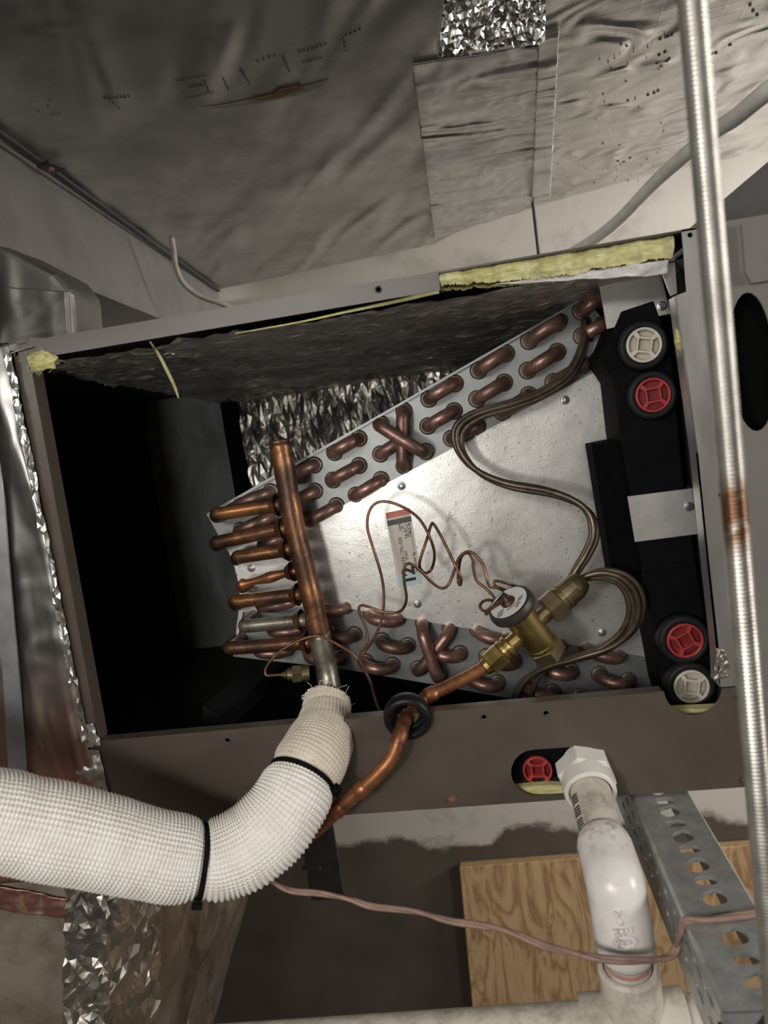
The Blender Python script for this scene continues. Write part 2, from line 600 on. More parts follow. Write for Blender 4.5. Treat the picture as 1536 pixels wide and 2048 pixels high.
def frames(path):
    T = []
    for i in range(len(path)):
        a = path[max(0, i - 1)]
        b = path[min(len(path) - 1, i + 1)]
        T.append((b - a).normalized())
    n = T[0].orthogonal().normalized()
    out = []
    for i, t in enumerate(T):
        n = (n - t * n.dot(t)).normalized()
        out.append((t, n, t.cross(n)))
    return out


def sweep(path, radii, seg=12, caps=True):
    if not isinstance(radii, (list, tuple)):
        radii = [radii] * len(path)
    fr = frames(path)
    v, f = [], []
    for p, r, (t, n, b) in zip(path, radii, fr):
        for k in range(seg):
            a = 2 * math.pi * k / seg
            v.append(p + n * (r * math.cos(a)) + b * (r * math.sin(a)))
    for i in range(len(path) - 1):
        for k in range(seg):
            k2 = (k + 1) % seg
            f.append((i * seg + k, i * seg + k2, (i + 1) * seg + k2, (i + 1) * seg + k))
    if caps:
        f.append(tuple(reversed(range(seg))))
        f.append(tuple((len(path) - 1) * seg + k for k in range(seg)))
    return v, f


def tube(pts, r, seg=12, sub=6, caps=True):
    return sweep(catmull(pts, sub), r, seg, caps)


def lathe(base, axis, profile, seg=24, capped=True):
    """profile: list of (distance along axis, radius)."""
    ax = Vector(axis).normalized()
    n = ax.orthogonal().normalized()
    b = ax.cross(n)
    v, f = [], []
    for d, r in profile:
        for k in range(seg):
            a = 2 * math.pi * k / seg
            v.append(base + ax * d + n * (r * math.cos(a)) + b * (r * math.sin(a)))
    for i in range(len(profile) - 1):
        for k in range(seg):
            k2 = (k + 1) % seg
            f.append((i * seg + k, i * seg + k2, (i + 1) * seg + k2, (i + 1) * seg + k))
    if capped:
        f.append(tuple(reversed(range(seg))))
        f.append(tuple((len(profile) - 1) * seg + k for k in range(seg)))
    return v, f


def ring(base, axis, profile, seg=24):
    """closed profile revolved: torus-like body."""
    ax = Vector(axis).normalized()
    n = ax.orthogonal().normalized()
    b = ax.cross(n)
    v, f = [], []
    M = len(profile)
    for k in range(seg):
        a = 2 * math.pi * k / seg
        for d, r in profile:
            v.append(base + ax * d + n * (r * math.cos(a)) + b * (r * math.sin(a)))
    for k in range(seg):
        k2 = (k + 1) % seg
        for i in range(M):
            j = (i + 1) % M
            f.append((k * M + i, k2 * M + i, k2 * M + j, k * M + j))
    return v, f


def sheet(corners, nx, ny, amp, scale, normal, seed=0.0, th=0.0005, ridge=True):
    """crinkled thin sheet between four corners (ccw), closed with a back side."""
    a, b, c, d = (Vector(p) for p in corners)
    n = Vector(normal).normalized()
    v, f = [], []
    for side in (0, 1):
        for j in range(ny + 1):
            for i in range(nx + 1):
                s, t = i / nx, j / ny
                p = (a * (1 - s) + b * s) * (1 - t) + (d * (1 - s) + c * s) * t
                q = p * scale + Vector((seed, seed * 1.7, 0))
                h = noise.fractal(q, 1.0, 2.0, 3)
                if ridge:
                    h = 0.6 * h - abs(noise.noise(q * 2.1)) * 0.8
                v.append(p + n * (amp * h) - n * (th * side))
    S = (nx + 1) * (ny + 1)
    for j in range(ny):
        for i in range(nx):
            q = (j * (nx + 1) + i, j * (nx + 1) + i + 1, (j + 1) * (nx + 1) + i + 1, (j + 1) * (nx + 1) + i)
            f.append(q)
            f.append(tuple(S + k for k in reversed(q)))
    rim = [i for i in range(nx + 1)] + [j * (nx + 1) + nx for j in range(1, ny + 1)] + \
          [ny * (nx + 1) + i for i in range(nx - 1, -1, -1)] + [j * (nx + 1) for j in range(ny - 1, 0, -1)]
    for i in range(len(rim)):
        p, q = rim[i], rim[(i + 1) % len(rim)]
        f.append((q, p, p + S, q + S))
    return v, f


def crumple(corners, nx, ny, amp, normal, seed=1, jit=0.36, fscale=30):
    """faceted crushed foil between four corners."""
    a, b, c, d = (Vector(p) for p in corners)
    n = Vector(normal).normalized()
    r_ = random.Random(seed)
    v, f = [], []
    for j in range(ny + 1):
        for i in range(nx + 1):
            s, t = i / nx, j / ny
            if 0 < i < nx:
                s += r_.uniform(-jit, jit) / nx
            if 0 < j < ny:
                t += r_.uniform(-jit, jit) / ny
            p = (a * (1 - s) + b * s) * (1 - t) + (d * (1 - s) + c * s) * t
            h = 0.8 * noise.fractal(p * fscale + Vector((seed, 0, 0)), 1, 2, 2) + r_.gauss(0, .42)
            v.append(p + n * (amp * h))
    for j in range(ny):
        for i in range(nx):
            q = [j * (nx + 1) + i, j * (nx + 1) + i + 1, (j + 1) * (nx + 1) + i + 1, (j + 1) * (nx + 1) + i]
            if r_.random() < .5:
                f += [(q[0], q[1], q[2]), (q[0], q[2], q[3])]
            else:
                f += [(q[0], q[1], q[3]), (q[1], q[2], q[3])]
    return v, f


def text_geo(s, size, origin, xd, yd, depth, align='LEFT', bold=0.0):
    cu = bpy.data.curves.new('lettering', 'FONT')
    cu.body = s
    cu.size = size
    cu.align_x = align
    cu.offset = bold
    cu.resolution_u = 3
    cu.extrude = depth / 2
    o = bpy.data.objects.new('lettering', cu)
    COL.objects.link(o)
    bpy.context.view_layer.update()
    me = bpy.data.meshes.new_from_object(o)
    xd, yd = Vector(xd).normalized(), Vector(yd).normalized()
    nd = xd.cross(yd)
    v = [origin + xd * p.co.x + yd * p.co.y + nd * p.co.z for p in me.vertices]
    f = [tuple(p.vertices) for p in me.polygons]
    bpy.data.objects.remove(o)
    bpy.data.curves.remove(cu)
    bpy.data.meshes.remove(me)
    return v, f


def struct(name, geo, mat, label=None, parent=None):
    o = mesh_obj(name, geo, mat, parent, origin=V(0, 0, 0))
    o['kind'] = 'structure'
    if label:
        o['label'] = label
    return o


def dcam(x, y, z):
    """direction given as right / down / away from the viewer's side of the cabinet."""
    return (RGT * x - UPV * y + FWD * z).normalized()


def dview(px, x, y, z):
    r = ray(*px).normalized()
    a = (RGT - r * RGT.dot(r)).normalized()
    b = -(UPV - r * UPV.dot(r)).normalized()
    return (a * x + b * y + r * z).normalized()


# ------------------------------------------------------------------ room shell
struct('wall_back', box(-1.6, 2.2, 0.95, 1.05, -1.75, 0.9), 'wall_paint', 'back wall, pale paint above a bare brown lower band')
struct('wall_left', box(-1.7, -1.6, -2.3, 1.05, -1.75, 0.9), 'room_paint', 'plain beige side wall of the room')
struct('wall_right', box(2.2, 2.3, -2.3, 1.05, -1.75, 0.9), 'room_paint', 'plain beige side wall of the room')
struct('wall_front', box(-1.7, 2.3, -2.4, -2.3, -1.75, 0.9), 'room_paint', 'plain beige wall facing the cabinet')
struct('floor', box(-1.7, 2.3, -2.4, 1.05, -1.85, -1.75), 'concrete', 'dark concrete floor of the room')
struct('ceiling', box(-1.7, 2.3, -2.4, 1.05, 0.9, 1.0), 'room_paint', 'plain ceiling of the room')

# ------------------------------------------------------------------ overhead foil faced duct
HZ = 0.2
duct = thing('overhead_duct', 'wide foil-faced duct running overhead above the open cabinet', 'duct', (0.3, 0.35, HZ))


def slab_down(pts, z, h):
    return prism([V(p[0], p[1], z) for p in pts], V(0, 0, h))


far = [UZ(440, 580, HZ), UZ(870, 490, HZ), UZ(1063, 415, HZ), UZ(1298, 350, HZ), UZ(1600, 288, HZ)]
# dusty left board, scrim right board
split_near = V(0.335, -0.2, HZ)
lb = [V(-0.03, -0.2, HZ), split_near, V(0.345, 0.2, HZ), V(0.345, far[2].y + 0.045, HZ), far[1], far[0]]
left_board = mesh_obj('dusty_board', slab_down(lb, HZ + 0.0015, 0.05), 'foil_board', duct)
left_board['label'] = 'dull dusty foil board with dotted print'
rb = [V(0.336, -0.2, HZ), V(1.2, -0.2, HZ), V(1.2, 0.6, HZ), far[4], far[3], far[2], V(0.346, far[2].y + 0.045, HZ), V(0.346, 0.2, HZ)]
right_board = mesh_obj('scrim_board', slab_down(rb, HZ, 0.05), 'foil_scrim', duct)
right_board['label'] = 'shiny foil board with thread grid and spots'
top_box = mesh_obj('duct_casing', prism([V(-0.03, -0.11, HZ + 0.05), V(1.19, -0.11, HZ + 0.05), V(1.19, 0.58, HZ + 0.05), V(-0.1, 0.78, HZ + 0.05)], V(0, 0, 0.3)), 'duct_metal', duct)
# large tape patch with creases
tp = [UZ(825, 125, HZ), UZ(1088, 90, HZ), UZ(1066, 414, HZ), UZ(868, 478, HZ)]
tape = mesh_obj('tape_patch', sheet([tp[0], tp[1], tp[2], tp[3]], 70, 150, 0.0016, 26, (0, 0, -1), 3.0), 'foil_tape', duct, True)
tape.location.z -= 0.0012
tape['label'] = 'wide creased foil tape patch'
# second narrower tape strip overlapping its right edge
t2 = [UZ(1078, 60, HZ), UZ(1118, 50, HZ), UZ(1100, 400, HZ), UZ(1062, 412, HZ)]
ts = mesh_obj('tape_strip', sheet(t2, 16, 110, 0.0008, 30, (0, 0, -1), 9.0), 'foil_tape', duct, True)
ts.location.z -= 0.0028
# crumpled bright strip drooping at the near end of the tape
t3 = [UZ(893, -40, HZ - 0.004), UZ(1092, -60, HZ - 0.004), UZ(1090, 84, HZ - 0.030), UZ(876, 114, HZ - 0.030)]
cs = mesh_obj('crumpled_strip', crumple(t3, 34, 20, 0.0032, (0, -.5, -1), 21, fscale=40), 'foil_crushed', duct)
cs['label'] = 'bright crumpled end of foil tape'
# folded flap beside it
fl = [UZ(884, 40, HZ - 0.004), UZ(902, -10, HZ - 0.012), UZ(925, 90, HZ - 0.011), UZ(872, 108, HZ - 0.003)]
fo = mesh_obj('tape_flap', crumple(fl, 6, 14, 0.002, (0.4, 0, -1), 5), 'foil_crushed', duct)
# torn streak in the dusty board
zt = HZ + 0.001
tear = [(395, 218), (470, 205), (540, 190), (610, 172), (660, 158), (640, 172), (590, 190), (520, 205), (450, 214)]
mesh_obj('tear_streak', prism([UZ(x, y, zt) for x, y in tear], V(0, 0, -0.0006)), 'tear_yellow', duct)
mesh_obj('tear_hole', prism([UZ(x, y, zt - .0007) for x, y in ((505, 198), (545, 190), (560, 178), (600, 170), (606, 178), (565, 192), (530, 200))], V(0, 0, -0.0006)), 'tear_brown', duct)
# dotted print
dots = []


def dot(x, y, r=3.0, zz=HZ + 0.0012):
    c = UZ(x, y, zz)
    k = (c - CAM).length / FPX * r * .55
    dots.append(prism(circle(c, k * 1.2, 8, V(1, 0, 0), V(0, 1, 0)), V(0, 0, -0.0005)))


for i in range(7):
    dot(209 + i * 8, 195 - i * 0.6 + (i % 2) * 2, 4 if i < 3 or i == 5 else 3)
for i in range(4):
    dot(220 + i * 6, 199 + i * 5.5, 2.4)
for i in range(9):
    dot(355 + i * 7, 160 - i * 1.2, 3)
for i in range(6):
    dot(380 + i * 5, 173 - i * 0.5, 3.6)
for i in range(10):
    dot(373 + i * 6, 196 - i * 1.3, 2.2)
for i in range(5):
    dot(409 + i * 2, 162 + i * 5, 3)
    dot(447 + i * 2.4, 158 + i * 5, 2.6)
    dot(482 + i * 4, 140 + i * 6.5, 4.5 - i * .6)
    dot(566 + i * 3, 113 + i * 7, 3)
for i in range(4):
    dot(516 + i * 11, 122 - i * 4, 3.2)
for i in range(7):
    dot(599 + i * 8.5, 103 - i * 2.6, 3.4)
    dot(606 + i * 6, 124 - i * 1.5, 2.3)
for i in range(4):
    dot(686 + i * 2, 76 + i * 8, 2.4)
    dot(692 + i * 9, 69 - i * 3.5, 3.6)
for x, y in ((100, 200), (96, 212), (104, 229), (112, 228), (120, 227), (77, 222)):
    dot(x, y, 2.4)
p1 = mesh_obj('dotted_print', join(*dots), 'ink_faded', duct)
p1['label'] = 'faded dotted black print'
p1['kind'] = 'stuff'
dots = []
rnd = random.Random(4)
for i in range(30):
    x = 1200 + rnd.random() * 150
    y = 40 + rnd.random() * 270
    dot(x + rnd.gauss(0, 8), y, rnd.choice((1.6, 2, 2.4, 3.4)), HZ - 0.0004)
for (x, y) in ((1320, 78), (1332, 74), (1343, 70), (1318, 110), (1330, 104), (1338, 118), (1314, 126), (1322, 132), (1334, 122), (1296, 190), (1308, 186), (1316, 182), (1236, 322), (1248, 324), (1260, 316),
               (1500, 10), (1506, 22), (1514, 30), (1432, 106), (1460, 90), (1424, 108)):
    dot(x, y, 4, HZ - 0.0004)
for i in range(40):
    dot(1060 + rnd.random() * 330, 330 + rnd.random() * 20 + (rnd.random() - .5) * 60, rnd.choice((1.3, 1.6, 2.2)), HZ - 0.0004)
p2 = mesh_obj('black_spots', join(*dots), 'ink_faded', duct)
p2['kind'] = 'stuff'

# ------------------------------------------------------------------ second duct on the left
ld = thing('side_duct', 'bare grey metal duct hanging left of the foil-faced duct', 'duct', (-0.3, 0.4, 0.09))
a0, a1 = V(-0.025, -0.45, HZ), UZ(440, 580, HZ) + V(-0.004, 0, 0)
sd = prism([V(a0.x, a0.y, 0.094), V(a1.x, a1.y, 0.1), V(-0.7, a1.y, 0.1), V(-0.7, a0.y, 0.094)], V(0, 0, HZ - 0.093))
mesh_obj('casing', sd, 'duct_metal', ld)
# seam flange with a clip and bolt under the foil board
clip = UZ(100, 330, HZ - 0.004)
cl = mesh_obj('clip', prism([clip + V(-.010, -.006, 0), clip + V(.006, -.012, 0), clip + V(.011, .008, 0), clip + V(-.008, .014, 0)], V(0, 0, -0.003)), 'dark_steel', ld)
mesh_obj('bolt', lathe(clip + V(0, 0, -.003), (0, 0, -1), [(0, .0035), (.002, .0035), (.003, .002)], 6), 'screw_rust', cl)
e0, e1 = UZ(0, 243, HZ - .002), UZ(440, 580, HZ - .002)
mesh_obj('seam_lip', prism([e0 + V(-.006, -.1, 0), e0 + V(.001, -.1, 0), e1 + V(.001, 0, 0), e1 + V(-.006, 0, 0)], V(0, 0, -.003)), 'seam_shadow', ld)

# ------------------------------------------------------------------ foil wrapped plenum at the left end of the cabinet
pl = thing('foil_plenum', 'foil-wrapped plenum box taped to the left end of the cabinet', 'plenum', (-0.25, 0.2, -0.9))
sx = [V(-0.6, -0.002, 0.093), V(0.0015, -0.002, 0.012), V(0.0015, -0.002, -0.30), V(-0.6, -0.002, -0.30)]
fr_ = sheet([V(-0.55, -0.004, -0.40), V(-0.0008, -0.004, -0.40), V(-0.0008, -0.004, 0.002), V(-0.55, -0.004, 0.002)], 120, 110, 0.0022, 22, (0, -1, 0), 1.0, 0.002)
mesh_obj('front_wrap', fr_, 'foil_stained', pl, True)
# upper shoulder rising behind the flange
shp = [(-300, 395), (0, 488), (112, 546), (140, 580), (150, 700), (-300, 780)]
shl = [U(x, y, .045) for x, y in shp]
for p in shl:
    p.z = min(p.z, .0925)
mesh_obj('shoulder', prism(shl, V(0, .05, 0)), 'foil_wrap', pl)
bevel(pl.children[-1], 0.006, 3)
sh = sheet([U(-300, 770, .0435), U(143, 690, .0435), U(134, 582, .0435), V(-.2, .0435, .0915)], 60, 36, 0.0018, 30, (0, -1, 0), 4.0, 0.001)
mesh_obj('shoulder_wrap', sh, 'foil_wrap', pl, True)
mesh_obj('shoulder_ledge', prism([V(-0.3, -0.002, 0.0), V(0.004, -0.002, 0.0), V(0.018, 0.044, 0.0), V(-0.3, 0.044, 0.0)], V(0, 0, -0.004)), 'foil_wrap', pl)
# crumpled tape edge along the flange
te = [U(16, 712), U(30, 706), U(182, 1470), U(168, 1480)]
te = [p + V(0, -0.004, 0) for p in te]
mesh_obj('tape_edge', crumple([te[3], te[2], te[1], te[0]], 3, 70, 0.0016, (0, -1, 0), 8), 'foil_crushed', pl)
# corner caps of folded foil
mesh_obj('corner_fold', sheet([U(18, 706, -.003), U(62, 694, -.003), U(96, 676, .012), U(60, 674, .012)], 14, 12, 0.002, 90, (0, -1, .3), 2.0), 'foil_bright', pl, True)
mesh_obj('corner_patch', sheet([U(165, 1500, -.003), U(200, 1490, -.003), U(186, 1446, -.003), U(160, 1452, -.003)], 20, 20, 0.003, 90, (0, -1, 0), 6.0), 'foil_tape', pl, True)
mesh_obj('lower_patch', sheet([U(150, 1648, -.003), U(228, 1640, -.003), U(196, 1500, -.003), U(150, 1500, -.003)], 30, 40, 0.0016, 60, (0, -1, 0), 7.0), 'foil_tape', pl, True)
# flat grey strap running down the left
mesh_obj('strap', prism([U(-75, 560, -.010), U(-52, 560, -.010), U(-20, 800, -.010), U(8, 1000, -.010), U(22, 1180, -.010), U(38, 1360, -.010), U(56, 1600, -.010), U(20, 1600, -.010), U(6, 1360, -.010), U(-8, 1180, -.010), U(-28, 1000, -.010), U(-50, 800, -.010)], V(0, .0015, 0)), 'strap_grey', pl)
# lower part: tapered box under the cabinet
c0, c1 = V(-0.022, 0.0, -0.40), V(-0.043, 0.0, -0.545)
c1b = V(-0.09, 0.0, -0.9)
k0, k1 = U(640, 1640, .35), U(425, 2060, .35)
k1b = k0 + (k1 - k0) * 2.2
low = [(V(-.6, 0, -.37), V(c0.x, 0, -.37)), (V(-.6, 0, -.9), V(c1b.x, 0, -.9))]
vv = [V(-.6, 0, -.385), V(-.02, 0, -.385), V(-.6, 0, -.9), V(-.105, 0, -.9), V(-.6, .35, -.385), V(k0.x, .35, -.385), V(-.6, .35, -.9), V(k1.x - .025, .35, -.9)]
ff = [(0, 2, 3, 1), (1, 3, 7, 5), (5, 7, 6, 4), (0, 1, 5, 4), (2, 6, 7, 3), (0, 4, 6, 2)]
mesh_obj('lower_casing', (vv, ff), 'dusty_board', pl)
side_n = (vv[3] - vv[1]).cross(vv[5] - vv[1]).normalized()
if side_n.x < 0:
    side_n = -side_n
sideq = [vv[3] + side_n * .003, vv[7] + side_n * .003, vv[5] + side_n * .003, vv[1] + side_n * .003]
mesh_obj('side_wrap', crumple([p + side_n * .004 for p in sideq], 16, 22, 0.0045, side_n, 11, fscale=14), 'foil_brown', pl, True)
sc_ = [p + side_n * .008 for p in (sideq[0], sideq[0].lerp(sideq[1], .3), sideq[3].lerp(sideq[2], .22), sideq[3])]
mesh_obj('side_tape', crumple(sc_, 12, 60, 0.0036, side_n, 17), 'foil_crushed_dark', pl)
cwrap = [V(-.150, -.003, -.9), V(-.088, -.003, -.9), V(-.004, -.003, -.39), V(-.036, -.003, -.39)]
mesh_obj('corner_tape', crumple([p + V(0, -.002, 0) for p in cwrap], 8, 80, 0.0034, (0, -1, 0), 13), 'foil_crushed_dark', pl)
bar = [U(-420, 1690, -.004), U(136, 1800, -.004), U(132, 1838, -.004), U(-420, 1765, -.004)]
mesh_obj('stained_tape', sheet([bar[3], bar[2], bar[1], bar[0]], 90, 16, 0.0025, 70, (0, -1, 0), 15.0), 'foil_stained', pl, True)

# ------------------------------------------------------------------ coil cabinet
cab = thing('coil_cabinet', 'open taupe coil cabinet with its front cover removed', 'cabinet', (0.23, 0.2, -0.3657))
HR = 0.0017


def hole(px, py, r=HR):
    return circle(U(px, py), r, 12)


TH = 0.0012
# left flange
mesh_obj('left_flange', prism([V(0, 0, 0), V(0.0118, 0, -0.0005), V(0.0075, 0, -0.2935), V(-0.0005, 0, -0.2935)], V(0, TH, 0),
                              [hole(107, 1122, .0013), hole(33, 708, .0014)]), 'taupe_paint', cab)
mesh_obj('left_return', prism([V(0.0105, TH, -0.012), V(0.0118, TH, -0.012), V(0.0075, TH, -0.2935), V(0.0062, TH, -0.2935)], V(0, 0.012, 0)), 'taupe_paint', cab)
# top flange (left part painted, right part cut away)
xe = U(878, 560).x
mesh_obj('top_flange', prism([V(0.0119, 0, 0), V(xe, 0, 0), V(xe, 0, -0.0108), V(0.0119, 0, -0.0115)], V(0, TH, 0), [hole(757, 579)]), 'taupe_paint', cab)
mesh_obj('top_edge', box(0.0, 0.468, 0.0, 0.49, 0.0, 0.0012), 'taupe_paint', cab)
# bottom panel with drain opening and notch
zt_, zb = -0.2936, -0.3657
nc = U(1386, 1385)
nr = 0.0185
xr_ = U(1500, 1480).x + .004
out = [V(0.0, 0, zb), V(xr_, 0, zb), V(xr_, 0, zt_ - .0015), V(nc.x + nr, 0, zt_ - .0015)]
for i in range(1, 20):
    t = -math.pi * i / 20
    out.append(V(nc.x + nr * math.cos(t), 0, zt_ + 0.0005 + nr * math.sin(t) * 1.02))
out += [V(nc.x - nr, 0, zt_), V(0.0, 0, zt_)]
cap = capsule(U(1072, 1546), U(1168, 1540), 0.0172)
mesh_obj('bottom_panel', prism(out, V(0, TH, 0), [cap, hole(455, 1480), hole(968, 1434), hole(1092, 1426), hole(1477, 1393), hole(175, 1507), hole(905, 1600, .0014)]), 'taupe_paint', cab)
mesh_obj('bottom_return', box(0.002, nc.x - nr - .001, TH, 0.010, zt_ - 0.0012, zt_), 'taupe_paint', cab)
mesh_obj('bottom_edge', box(0.0, xr_, TH, 0.49, zb, zb + .0012), 'taupe_paint', cab)
# rolled lips around screw holes, rivet and rusty screw
for px, py in ((455, 1480), (968, 1434), (1092, 1426), (757, 579), (1477, 1393)):
    mesh_obj('hole_lip', ring(U(px, py, -.0001), (0, -1, 0), [(0, HR), (0, HR * 1.5), (.0003, HR * 1.35), (.0004, HR * 1.05)], 14), 'taupe_paint', cab, True)
sc = mesh_obj('rusty_screw', lathe(U(905, 1600, 0), (0, -1, 0), [(0, .0036), (.0006, .0036), (.0007, .0022), (.0016, .002), (.002, .0012)], 12), 'screw_rust', cab)
mesh_obj('rivet', lathe(U(1493, 1562, 0), (0, -1, 0), [(0, .0036), (.0008, .0034), (.0011, .0024), (.0008, .0018), (.0008, .0006)], 16), 'taupe_paint', cab, True)
# hole interiors are dark because the box behind them is closed
# right galvanized flange with step
xs_, xo = 0.4525, xr_
st1 = U(1362, 588).z
hr = [circle(U(1380, 470), .0016, 12), circle(U(1442, 990), .0017, 12)]
mesh_obj('right_flange', prism([V(xs_, 0, 0.0015), V(xo, 0, 0.0015), V(xo, 0, zt_ - .0005), V(nc.x + nr, 0, zt_ - .0005), U(1438, 1372), U(1433, 1300), U(1414, 1120), U(1392, 905), U(1350, 592), V(xs_, 0, st1 + .001)], V(0, TH, 0), hr), 'galvanized_frame', cab)
mesh_obj('right_return', prism([U(1350, 592), U(1354, 592), U(1396, 905), U(1418, 1120), U(1438, 1300), U(1440, 1370), U(1436, 1370), U(1433, 1300), U(1414, 1120), U(1392, 905)], V(0, .014, 0)), 'galvanized_frame', cab)
mesh_obj('caulk_smear', sheet([U(1428, 1362, -.0006), U(1462, 1352, -.0006), U(1450, 1300, -.0006), U(1433, 1296, -.0006)], 16, 20, .0018, 190, (0, -1, 0), 3.3), 'collar_metal', cab, True)
# interior liners
zc = -0.0135
mesh_obj('ceiling_liner', crumple([V(-0.01, 0.016, zc), V(0.466, 0.016, zc), V(0.466, 0.470, -0.031), V(-0.01, 0.470, -0.031)], 60, 75, 0.0020, (0, 0, -1), 2, fscale=16), 'foil_ceiling', cab)
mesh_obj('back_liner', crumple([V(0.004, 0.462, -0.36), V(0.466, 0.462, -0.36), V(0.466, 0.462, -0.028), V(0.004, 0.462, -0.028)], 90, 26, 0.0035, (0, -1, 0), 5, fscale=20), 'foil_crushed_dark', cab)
mesh_obj('back_post', box(-0.010, 0.006, 0.440, 0.470, -0.36, -0.03), 'black_foam', cab)
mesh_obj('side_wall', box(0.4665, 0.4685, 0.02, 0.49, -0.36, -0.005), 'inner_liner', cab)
mesh_obj('back_sheet', box(-0.01, 0.468, 0.470, 0.472, -0.3645, -0.001), 'galvanized_frame', cab)
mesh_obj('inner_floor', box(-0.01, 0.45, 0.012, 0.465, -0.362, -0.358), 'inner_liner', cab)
# plenum inside seen through the open left end
mesh_obj('inner_sheet', box(-0.125, -0.008, 0.4705, 0.480, -0.3715, -0.0085), 'inner_sheet', pl)
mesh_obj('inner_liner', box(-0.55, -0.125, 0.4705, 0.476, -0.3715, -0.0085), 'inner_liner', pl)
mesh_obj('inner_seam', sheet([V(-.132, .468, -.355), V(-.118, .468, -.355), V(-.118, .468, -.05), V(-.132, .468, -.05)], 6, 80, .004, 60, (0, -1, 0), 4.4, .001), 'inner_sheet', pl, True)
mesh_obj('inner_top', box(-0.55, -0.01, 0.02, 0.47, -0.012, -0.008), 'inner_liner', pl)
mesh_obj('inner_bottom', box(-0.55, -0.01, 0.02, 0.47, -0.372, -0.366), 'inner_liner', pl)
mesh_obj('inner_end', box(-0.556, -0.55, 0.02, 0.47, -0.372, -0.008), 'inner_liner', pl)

# ------------------------------------------------------------------ fibreglass and plastic film at the upper right
ins = [U(876, 547, .004), U(1346, 471, .004), U(1346, 512, .004), U(1120, 552, .004), U(880, 572, .004)]
nx = 160
rowsv = []
fv, ff = [], []
rr = random.Random(3)
for side in (0, 1):
    for j in range(7):
        for i in range(nx + 1):
            s = i / nx
            top = ins[0].lerp(ins[1], s)
            bot = (ins[4].lerp(ins[3], s / .52) if s < .52 else ins[3].lerp(ins[2], (s - .52) / .48))
            p = top.lerp(bot, j / 6)
            n1 = noise.fractal(p * 70, 1, 2, 4)
            bulge = math.sin(math.pi * j / 6) * .004
            p = p + V(0, -(bulge + n1 * .004) if side == 0 else 0.02, n1 * .0018 * (1 if j in (6,) else 0) + rr.gauss(0, .0004) * (j == 6))
            fv.append(p)
S = 7 * (nx + 1)
for j in range(6):
    for i in range(nx):
        q = (j * (nx + 1) + i, (j + 1) * (nx + 1) + i, (j + 1) * (nx + 1) + i + 1, j * (nx + 1) + i + 1)
        ff.append(q)
        ff.append(tuple(S + k for k in reversed(q)))
for i in range(nx):
    for j in (0, 6):
        a_, b_ = j * (nx + 1) + i, j * (nx + 1) + i + 1
        ff.append((a_, b_, b_ + S, a_ + S))
fib = mesh_obj('fibreglass_strip', (fv, ff), 'fibreglass', None, True)
tag(fib, 'torn yellow fibreglass strip along the upper right edge of the cabinet', 'insulation')


def tuft(name, label, c, rx, rz, seed, Y=.004, nf=60):
    v, f = [], []
    N = 14
    for j in range(N + 1):
        for i in range(N):
            th_, ph = math.pi * j / N, 2 * math.pi * i / N
            d = V(math.sin(th_) * math.cos(ph), math.cos(th_), math.sin(th_) * math.sin(ph))
            k = 1 + .45 * noise.fractal(d * 2.3 + V(seed, 0, 0), 1, 2, 4)
            v.append(c + V(d.x * rx * k, d.y * rz * .45, d.z * rz * k))
    for j in range(N):
        for i in range(N):
            f.append((j * N + i, j * N + (i + 1) % N, (j + 1) * N + (i + 1) % N, (j + 1) * N + i))
    g = (v, f)
    r2 = random.Random(int(seed * 10))
    fl = []
    for _ in range(nf):
        a = r2.random() * 6.28
        p0 = c + V(math.cos(a) * rx * .7, -.002, math.sin(a) * rz * .7)
        p1_ = p0 + V(r2.gauss(0, rx * .35), r2.gauss(0, .002), r2.gauss(-rz * .15, rz * .35))
        p2_ = p1_ + V(r2.gauss(0, rx * .3), r2.gauss(0, .002), r2.gauss(-rz * .2, rz * .3))
        fl.append(tube([p0, p1_, p2_], .00012, 4, 3))
    o = mesh_obj(name, join(g, *fl), 'fibreglass', None, True)
    tag(o, label, 'insulation')
    return o


tuft('fibreglass_tuft', 'yellow fibreglass tuft poking out at the upper left corner', U(84, 721, .0), .0105, .0066, 1.0, nf=50)
tuft('fibreglass_wisp', 'small fibreglass wisp beside the right flange near the pale plug', U(1356, 680, .004), .002, .006, 2.0, nf=20)
o = mesh_obj('fibreglass_edge', tube([U(470, 667, .012), U(600, 644, .010), U(700, 622, .010), U(790, 603, .010), U(878, 582, .010)], [.0004 + .0012 * (i / 32) for i in range(33)], 8, 8), 'fibreglass', None, True)
tag(o, 'thin line of fibreglass showing under the painted upper flange', 'insulation')
lip = plate([(1098, 1570), (1030, 1576), (1045, 1594), (1095, 1597), (1145, 1590), (1140, 1572)], .006, .006)
o = mesh_obj('fibreglass_scrap', lip, 'fibreglass')
tag(o, 'yellow fibreglass inside the drain opening below the red plug', 'insulation')
o = mesh_obj('fibreglass_pad', plate([(1345, 1420), (1440, 1416), (1430, 1460), (1350, 1462)], .012, .008), 'fibreglass')
tag(o, 'pale fibreglass pad in the notch under the lower cream plug', 'insulation')
# thread hanging from ceiling liner
o = mesh_obj('foil_thread', sweep(catmull([U(300, 683, .02), U(318, 710, .03), U(336, 745, .04), U(350, 775, .05), U(357, 796, .055)], 8), [.0007 + .0007 * math.sin(math.pi * i / 32) for i in range(33)], 8), 'fibreglass', None, True)
tag(o, 'pale sliver dangling inside the dark left of the cabinet', 'scrap')
film = sheet([U(985, 569, .005), U(1336, 548, .012), U(1338, 519, .006), U(1120, 548, .004)], 60, 24, .0022, 60, (0, -1, .3), 2.0, .0004)
o = mesh_obj('plastic_film', film, 'film_plastic', None, True)
tag(o, 'crumpled pale plastic film under the fibreglass strip', 'film')

